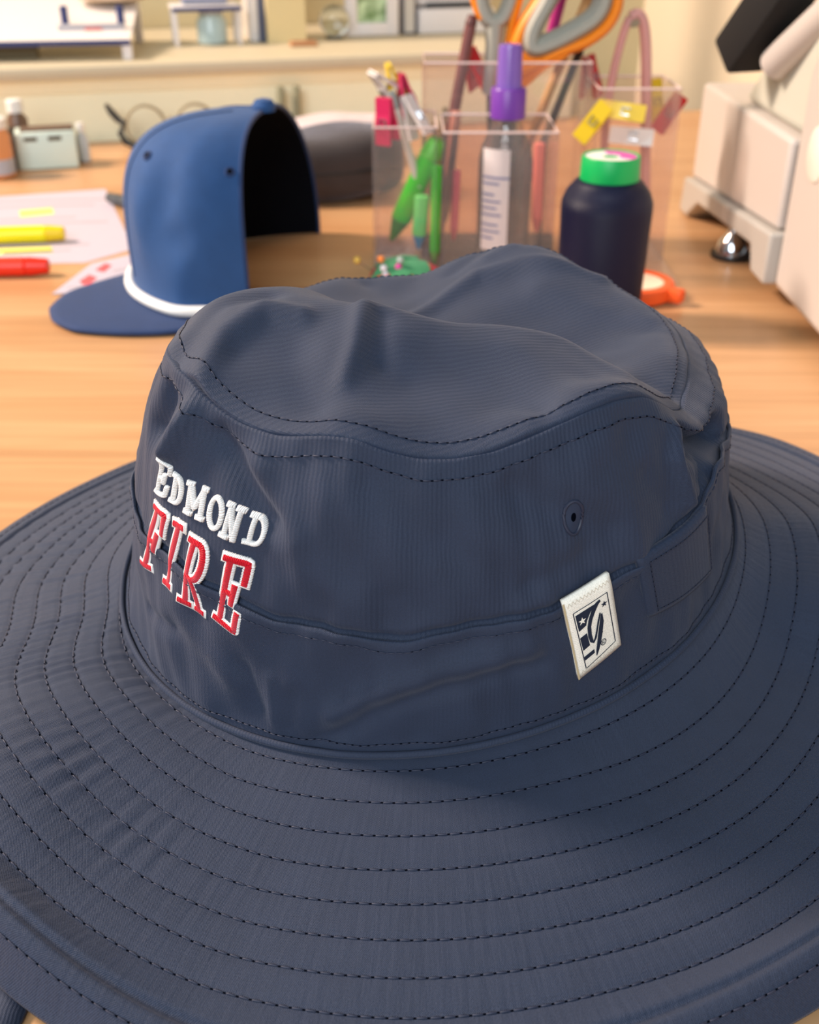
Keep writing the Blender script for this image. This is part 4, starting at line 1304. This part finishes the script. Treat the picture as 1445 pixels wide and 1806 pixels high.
sheet('printed_card', 'small white card with red print beside the blue cap visor', 'card', [(92, 520), (162, 466), (250, 446), (258, 512)], M_PAPER, z0=0.4,
      printing=[('red_mark', M_RPR, [[(140, 498), (158, 486), (172, 492), (158, 504), (146, 504)], [(168, 478), (186, 466), (198, 470), (184, 482)]]), ('printed_line', M_GREY, [[(120, 508), (150, 506), (150, 509), (120, 511)], [(190, 496), (225, 492), (225, 496), (190, 500)], [(200, 478), (232, 472), (232, 476), (200, 482)]])])
def lying(name, label, cat, p0, p1, r, col, capf, capcol, z0=0.3):
    a, b = ground(*p0, r + z0), ground(*p1, r + z0)
    t = thing(name, label, cat, (b[0], b[1], r + z0))
    d = Vector((a[0] - b[0], a[1] - b[1], 0))
    MB().rod(tuple(d * capf), tuple(d), r, seg=20).build('barrel', mat('plastic_%d_%d_%d' % col, col, 0.35, vary=0.02), t)
    MB().rod((0, 0, 0), tuple(d * capf), r * 0.8, r * 1.02, seg=20).build('cap', mat('plastic_%d_%d_%d' % capcol, capcol, 0.35, vary=0.02), t)
lying('highlighter', 'yellow highlighter lying on the white order sheet', 'marker', (-160, 420), (114, 411), 5.6, (248, 236, 10), 0.12, (240, 206, 20), 0.5)
lying('marker', 'red marker lying on the table below the yellow highlighter', 'marker', (-160, 474), (86, 469), 5.8, (240, 52, 26), 0.16, (240, 44, 20))
lying('pen', 'dark grey pen end poking out left of the blue cap', 'pen', (300, 380), (192, 348), 4.6, (66, 70, 74), 0.2, (72, 76, 80))

# ---- far left: jars, box and spectacles near the ledge
x, y = ground(-2, 312)
jar = thing('jar', 'amber glass jar with white lid at the left edge of the photo', 'jar', (x, y, 0))
MB().lathe([(0, 0.4), (13, 0.4), (15, 2), (15, 33), (12.5, 38), (12.5, 40)], 28).build('glass', mat('amber_glass', (222, 150, 96), 0.15, vary=0.05), jar)
MB().lathe([(0, 39.5), (13.5, 39.5), (13.8, 47), (12, 48), (0, 48)], 28).build('lid', mat('white_plastic', (235, 235, 230), 0.4), jar)
MB().lathe([(15.2, 4), (15.2, 16)], 28, caps=False).build('jar_label', mat('grey_label', (176, 180, 190), 0.6), jar)
x, y = ground(28, 292)
jar2 = thing('jar', 'small bottle with shiny white cap behind the amber jar', 'jar', (x + 1, y + 20, 0))
MB().lathe([(0, 0.4), (8, 0.4), (9, 2), (9, 36), (6, 40), (6, 42)], 24).build('glass', mat('dark_bottle', (110, 84, 66), 0.3), jar2)
MB().lathe([(0, 41.5), (7, 41.5), (7, 51), (6, 52), (0, 52)], 24).build('lid', mat('white_plastic', (235, 235, 230), 0.4), jar2)
x, y = ground(88, 300)
bx = thing('box', 'pale aqua box with two dark slots on the far left of the table', 'box', (x, y, 0), ROOM)
M_AQ = mat('aqua_card', (222, 240, 228), 0.45, vary=0.03)
MB().bevbox((0, 14, 16), (50, 26, 31), 1.5).build('box_body', M_AQ, bx)
for dx in (-12, 8):
    MB().bevbox((dx, 0.6, 26), (11, 1.2, 3.4), 0.4, 1).build('slot', mat('slot_shadow_brown', (92, 80, 58), 0.8), bx)
MB().bevbox((2, 14, 32.2), (44, 22, 1.6), 0.4, 1).build('lid', mat('dark_brown_lid', (98, 78, 64), 0.6), bx)
MB().bevbox((-28, 12, 17), (5, 24, 33), 1, 1).build('dark_end', mat('black_card', (62, 54, 44), 0.6), bx)
x, y = ground(150, 285)
bt = thing('small_bottle', 'tiny pale blue bottle right of the aqua box', 'bottle', (x, y, 0))
MB().lathe([(0, 0.3), (5, 0.3), (5.6, 1), (5.6, 20), (3, 24), (3, 26)], 20).build('bottle_body', mat('pale_blue_glass', (206, 216, 222), 0.2), bt)
MB().lathe([(0, 25.6), (3.6, 25.6), (3.6, 33), (0, 33.4)], 16).build('cap', mat('white_plastic', (235, 235, 230), 0.4), bt)
x, y = ground(262, 262)
sg = thing('spectacles', 'round wire spectacles standing near the ledge behind the blue cap', 'glasses', (x, y, 0), ROOM - 4)
M_FRAME = mat('olive_wire', (160, 150, 122), 0.5, 0.3)
M_BLK = mat('black_plastic', (38, 36, 34), 0.4)
for dx in (0, 46):
    MB().tube([(dx + 18 * math.cos(q), 2.0 * math.sin(q), 20 + 18 * math.sin(q)) for q in np.linspace(0, 2 * math.pi, 36, endpoint=False)], 1.5, 8, closed=True, up=YV).build('rim', M_FRAME, sg)
MB().tube([(17, 0, 24), (23, -2, 27), (29, 0, 24)], 1.5, 8).build('bridge', M_FRAME, sg)
MB().tube([(-18, 0, 23), (-24, 2, 26), (-30, 8, 32), (-34, 20, 36)], [2.2, 3.2, 3.4, 2.4], 8).build('temple', M_BLK, sg)
MB().tube([(-12, -3, 2.6), (-20, -1, 7), (-24, 2, 14), (-20, 4, 22)], [2.6, 3.4, 3.0, 2.0], 8).build('temple', M_BLK, sg)

# ---- right of the blue cap: dark case, white cloth, pegs
def puff(sx, sy, sz, e=0.55, nu=40, nv=20):
    V = []
    f = lambda c_, p: math.copysign(abs(c_) ** p, c_)
    for i in range(nu):
        a = 2 * math.pi * i / nu
        for j in range(nv):
            b = -math.pi / 2 + math.pi * j / (nv - 1)
            V.append((sx * f(math.cos(b), e) * f(math.cos(a), 0.8), sy * f(math.cos(b), e) * f(math.sin(a), 0.8), sz + sz * f(math.sin(b), e)))
    return V, grid_faces(nu, nv, True)
dk = thing('soft_case', 'dark charcoal soft case lying right of the blue cap', 'case', (-62, 868, 0.4), 12)
V, F = puff(58, 38, 27)
V = [(x, y, z * (0.86 + 0.16 * (x + 58) / 116) + 1.2 * math.sin(x * 0.09 + y * 0.05)) for x, y, z in V]
V = [(x, y, max(z, 0)) for x, y, z in V]
mesh('case_body', V, F, fabric('charcoal_cloth', (58, 50, 48), ribs=(0, 0), weave=0.3, sheen=0.5), dk, uv=np.array([(v[0], v[1] + v[2]) for v in V]), recalc=True)
MB().tube([(-56 + 112 * t, -34.5 - 2.5 * math.sin(math.pi * t), 22 + 4 * t) for t in np.linspace(0.08, 0.92, 24)], 1.3, 8).build('zip', mat('black_zip', (24, 22, 22), 0.5), dk)
cl = thing('folded_cloth', 'folded pale mauve cloth behind the dark case', 'cloth', (-66, 985, 0.4), ROOM)
F_MAU = fabric('pale_mauve_cloth', (222, 206, 206), ribs=(0, 0), weave=0.4)
for k in range(3):
    V, F = puff(46 - 2 * k, 30 - 2 * k, 6.6, 0.35)
    V = [(x + k * 2, y, z + 12.8 * k + 0.8 * math.sin(x * 0.12 + k)) for x, y, z in V]
    V = [(x, y, max(z, 0.1)) for x, y, z in V]
    mesh('fold', V, F, F_MAU, cl, uv=np.array([(v[0], v[1] + v[2]) for v in V]), recalc=True)
x, y = ground(514, 238)
pg = thing('peg_rack', 'small grey rack with two upright pegs against the ledge', 'rack', (x, y, 0), ROOM)
M_PEG = mat('grey_green_peg', (142, 140, 112), 0.6)
MB().bevbox((0, 0, 3), (34, 12, 5.2), 1).build('foot', M_PEG, pg)
for dx in (-8.5, 7):
    MB().lathe([(0, 5), (4, 5), (4, 44), (3, 45.5), (0, 46)], 18, (dx, 0, 0)).build('peg', M_PEG, pg)

# ------------------------------------------------------------------ things on the ledge
LZ = 71.0
def lx(u, depth, z=80.0):
    return min(range(-480, 900), key=lambda q: abs(pix(*room(q, depth), z)[0] - u))
def ledge_thing(name, label, cat, u, depth, group=None):
    x_, y_ = room(lx(u, depth), depth)
    return thing(name, label, cat, (x_, y_, LZ), ROOM, group)
M_WHT = mat('white_gloss', (236, 230, 228), 0.35, vary=0.01)
M_NVY = mat('navy_edge', (52, 62, 112), 0.5, vary=0.02)
M_GRY = mat('grey_plastic', (178, 176, 182), 0.5, vary=0.02)
st = ledge_thing('display_stand', 'white slanted display board with navy front edge on the left of the ledge', 'stand', 232, 4)
st.rotation_euler = (0, 0, rad(8))
brd = MB()
brd.prism([(0, 14.5), (150, 40), (150, 43), (0, 17.5)], -262, 0, axes='yz').build('board', M_WHT, st, smooth=False)
MB().prism([(-1.5, 13.5), (0.2, 13.5), (0.2, 18), (-1.5, 18)], -262, 0, axes='yz').build('edge_strip', M_NVY, st, smooth=False)
for dx, dy, hh in ((-4, 5, 14.5), (-228, 5, 14.5), (-4, 140, 38), (-228, 140, 38)):
    MB().bevbox((dx, dy, hh / 2 + 0.1), (9, 9, hh), 0.8, 1).build('leg', M_WHT, st)
MB().bevbox((-150, 30, 7), (120, 14, 13.5), 1, 1).build('dark_gap_block', mat('dark_gap_brown', (120, 106, 80), 0.7), st, label='brown block standing in for the dark space under the board')  # dark block stands in for the shade under the board
rk = thing('rack', 'small grey rack with two navy posts standing on the white display board', 'rack', tuple(np.array(st.location) / MM), 8)
MB().bevbox((-38, 36, 25.5), (62, 7, 6), 0.8, 1).build('base_bar', M_GRY, rk)
for dx in (-62, -10):
    MB().lathe([(0, 27), (3.6, 27), (3.6, 44), (0, 44.5)], 14, (dx, 38, 0)).build('post', M_NVY, rk)
MB().bevbox((-36, 31.9, 24.2), (16, 0.8, 2.6), 0.2, 1).build('red_tag', mat('red_tag', (220, 110, 100), 0.5), rk)
tr = thing('tray', 'beige oval tray on the back of the display board', 'tray', tuple(np.array(st.location) / MM), 8)
b = MB().lathe([(0, 0), (20, 0), (26, 5), (27, 6), (25.5, 6), (19, 1.6), (0, 1.4)], 28, (-24, 118, 42.6))
b.V = [(-24 + (v[0] + 24) * 1.5, v[1], v[2]) for v in b.V]
b.build('tray_body', mat('beige_tray', (224, 200, 172), 0.5), tr)

s2 = ledge_thing('display_stand', 'small white shelf stand with navy edge left of the cream post', 'stand', 365, 110)
MB().bevbox((0, 0, 36), (70, 46, 4), 0.8, 1).build('shelf_top', M_WHT, s2)
MB().bevbox((0, -23.4, 35), (70, 1.4, 4), 0.3, 1).build('edge_strip', M_NVY, s2)
for dx in (-32, 32):
    for dy in (-19, 19):
        MB().bevbox((dx, dy, 17.2), (4, 4, 34), 0.6, 1).build('leg', M_WHT, s2)
g2 = ledge_thing('jar', 'pale blue glass jar under the small white shelf stand', 'jar', 374, 112)
MB().lathe([(0, 0.4), (14, 0.4), (15.5, 2), (15.5, 22), (12, 27), (12, 29)], 28).build('glass', mat('pale_aqua_glass', (186, 206, 206), 0.1, vary=0.05), g2)
MB().lathe([(0, 28.8), (12.6, 28.8), (12.6, 32), (0, 32.4)], 24).build('lid', M_GRY, g2)
bk = ledge_thing('tin', 'grey patterned tin on top of the small white shelf stand', 'tin', 365, 110)
MB().bevbox((0, 2, 50), (46, 26, 23.6), 2).build('tin_body', mat('grey_tin', (150, 156, 176), 0.4, vary=0.3, vscale=120), bk)
MB().bevbox((0, 2, 63), (47.5, 27.5, 3.4), 1).build('tin_lid', M_WHT, bk)
bd = ledge_thing('binder', 'navy and white binder standing just left of the cream post', 'binder', 456, 120)
MB().bevbox((-5, 20, 48), (9, 60, 95), 1).build('white_cover', M_WHT, bd, label='white cover')
MB().bevbox((4, 20, 48), (9, 62, 95), 1).build('navy_spine', mat('navy_board', (86, 92, 116), 0.5), bd, label='navy spine')
cs = ledge_thing('coaster', 'small brown wooden block at the foot of the cream post', 'coaster', 534, 66)
MB().bevbox((0, 0, 2.4), (27, 16, 4.4), 0.8).build('block', mat('brown_wood', (190, 138, 96), 0.6, vary=0.1), cs)
MB().bevbox((0, 0, 4.9), (22, 12, 0.6), 0.2, 1).build('felt_top', mat('brown_felt', (160, 112, 80), 0.9), cs)
cb = ledge_thing('crystal_ball', 'clear crystal ball right of the cream post', 'ornament', 590, 118)
MB().lathe([(0, 3)] + [(16 * math.cos(a), 18.5 + 16 * math.sin(a)) for a in np.linspace(-1.4, 1.5, 22)] + [(0, 34.5)], 36).build('ball', mat('crystal', (224, 234, 238), 0.02, trans=1.0, vary=0, ior=1.4), cb)
MB().lathe([(0, 0.3), (10, 0.3), (9, 3), (5, 4.2), (0, 3.6)], 24).build('ball_base', mat('dark_base', (90, 84, 72), 0.4), cb)
def photo_print():
    m = bpy.data.materials.new('foliage_photo')
    m.use_nodes = True
    N, L = m.node_tree.nodes, m.node_tree.links
    tc = N.new('ShaderNodeTexCoord')
    nz = N.new('ShaderNodeTexNoise')
    nz.inputs['Scale'].default_value = 70
    L.new(tc.outputs['Object'], nz.inputs[0])
    cr = N.new('ShaderNodeValToRGB')
    cr.color_ramp.elements[0].position, cr.color_ramp.elements[0].color = 0.38, srgb(120, 150, 96)
    cr.color_ramp.elements[1].position, cr.color_ramp.elements[1].color = 0.64, srgb(214, 236, 190)
    L.new(nz.outputs['Fac'], cr.inputs[0])
    L.new(cr.outputs[0], N['Principled BSDF'].inputs['Base Color'])
    return m
pf = ledge_thing('picture_frame', 'white picture frame with a green foliage photo on the ledge', 'frame', 655, 130)
for dx, dz, wx, wz in ((-23, 45, 13, 88), (23, 45, 13, 88), (0, 7.5, 34, 13), (0, 83, 34, 13)):
    MB().bevbox((dx, 0, dz), (wx, 10, wz), 1.2).build('frame_bar', M_WHT, pf)
MB().bevbox((0, 2, 45), (36, 2, 66), 0.2, 1).build('photo', photo_print(), pf, smooth=False)
MB().bevbox((0, 14, 30), (10, 22, 58), 1, 1).build('strut', M_GRY, pf)
dp = ledge_thing('book', 'dark grey slab book standing right of the picture frame', 'book', 718, 140)
MB().bevbox((0, 20, 60), (15, 60, 119), 0.8, 1).build('cover', mat('dark_grey_board', (112, 112, 122), 0.6), dp)
MB().bevbox((0, 20, 60), (11, 61.5, 114), 0.4, 1).build('pages', mat('pages', (206, 200, 190), 0.8), dp)
pr = ledge_thing('printer', 'white label printer with a black slot at the right of the ledge', 'printer', 806, 130)
MB().bevbox((0, 40, 13), (88, 80, 25.4), 2.5).build('lower_body', M_WHT, pr)
MB().bevbox((0, 46, 60), (88, 68, 62), 3).build('upper_body', M_WHT, pr)
MB().bevbox((0, 14, 28), (64, 10, 5.6), 0.8, 1).build('slot', mat('slot_black', (30, 34, 36), 0.5), pr)
MB().bevbox((0, 10.5, 44), (70, 4, 16), 1, 1).build('paper_door', M_GRY, pr)

# ------------------------------------------------------------------ cream machine at the right
MC = (300.0, 700.0, 0.0)
mc = thing('sewing_machine', 'cream and grey sewing machine with black handle bar at the right edge', 'machine', MC)
M_BODY = mat('machine_cream', (204, 194, 186), 0.4, vary=0.01)
M_BODYG = mat('machine_grey', (182, 176, 168), 0.45, vary=0.01)
M_ARM = mat('machine_pale_grey', (206, 206, 192), 0.4, vary=0.01)
def yz(pts): return [(a - MC[1], h) for a, h in pts]
def bev(o, w_=3.0, seg=3):
    md = o.modifiers.new('bevel', 'BEVEL')
    md.width = w_ * MM
    md.segments = seg
    md.limit_method = 'ANGLE'
    md.angle_limit = rad(30)
    return o
bev(MB().prism(yz([(606, 12), (606, 42), (816, 26), (820, 1), (800, 1), (772, 17), (640, 26), (632, 12)]), 204 - MC[0], 400 - MC[0], axes='yz').build('base_tray', M_BODYG, mc), 2)
bev(MB().prism(yz([(612, 42), (612, 92), (814, 92), (814, 26.2)]), 209 - MC[0], 396 - MC[0], axes='yz').build('bed', M_BODY, mc), 3)
bev(MB().prism(yz([(380, 9), (605, 11), (605, 128), (590, 150), (380, 160)]), 210 - MC[0], 410 - MC[0], axes='yz').build('side_cover', M_BODY, mc), 5)
bev(MB().prism(yz([(740, 92.2), (700, 122), (590, 176), (420, 250), (400, 250), (400, 160.2), (590, 150.4), (605, 130), (611, 92.2)]), 216 - MC[0], 330 - MC[0], axes='yz').build('arm', M_ARM, mc), 6)
def mrel(p): return rel(p, MC)
MB().rod(mrel(P3(1362, 118, 668)), mrel(P3(1500, -10, 600)), 9.5, seg=28, bev=0.5).build('thread_guide', M_BODY, mc)
a, b_ = Vector(mrel(P3(1308, 92, 690))), Vector(mrel(P3(1440, -95, 640)))
ang = math.degrees(math.atan2((b_ - a).z, (b_ - a).x))
d = (b_ - a)
mid = (a + b_) / 2
q_ = d.to_track_quat('X', 'Z').to_euler()
MB().bevbox(tuple(mid), (d.length + 8, 26, 25), 2.5, 2, tuple(math.degrees(t) for t in q_)).build('handle_bar', mat('black_foam', (20, 18, 18), 0.85, vary=0.2, vscale=900), mc)
MB().lathe([(0, 0), (13, 0), (13.5, 1.2), (13, 3.2), (0, 3.2)], 32, mrel((212, 700, 0.3))).build('foot_pad', M_BLK, mc)
MB().lathe([(10.5, 3), (10.5, 4), (8.6, 11), (5, 15), (3, 19), (3, 24)], 32, mrel((212, 700, 0.3))).build('chrome_foot', mat('chrome', (220, 222, 226), 0.08, 1.0, vary=0), mc)
MB().lathe([(0, -1), (14, -1), (14, 0.6), (12, 1.4), (0, 1.6)], 28, mrel((210, 572, 92)), (-1, 0, 0)).build('dial', mat('machine_dial', (236, 232, 220), 0.35), mc)
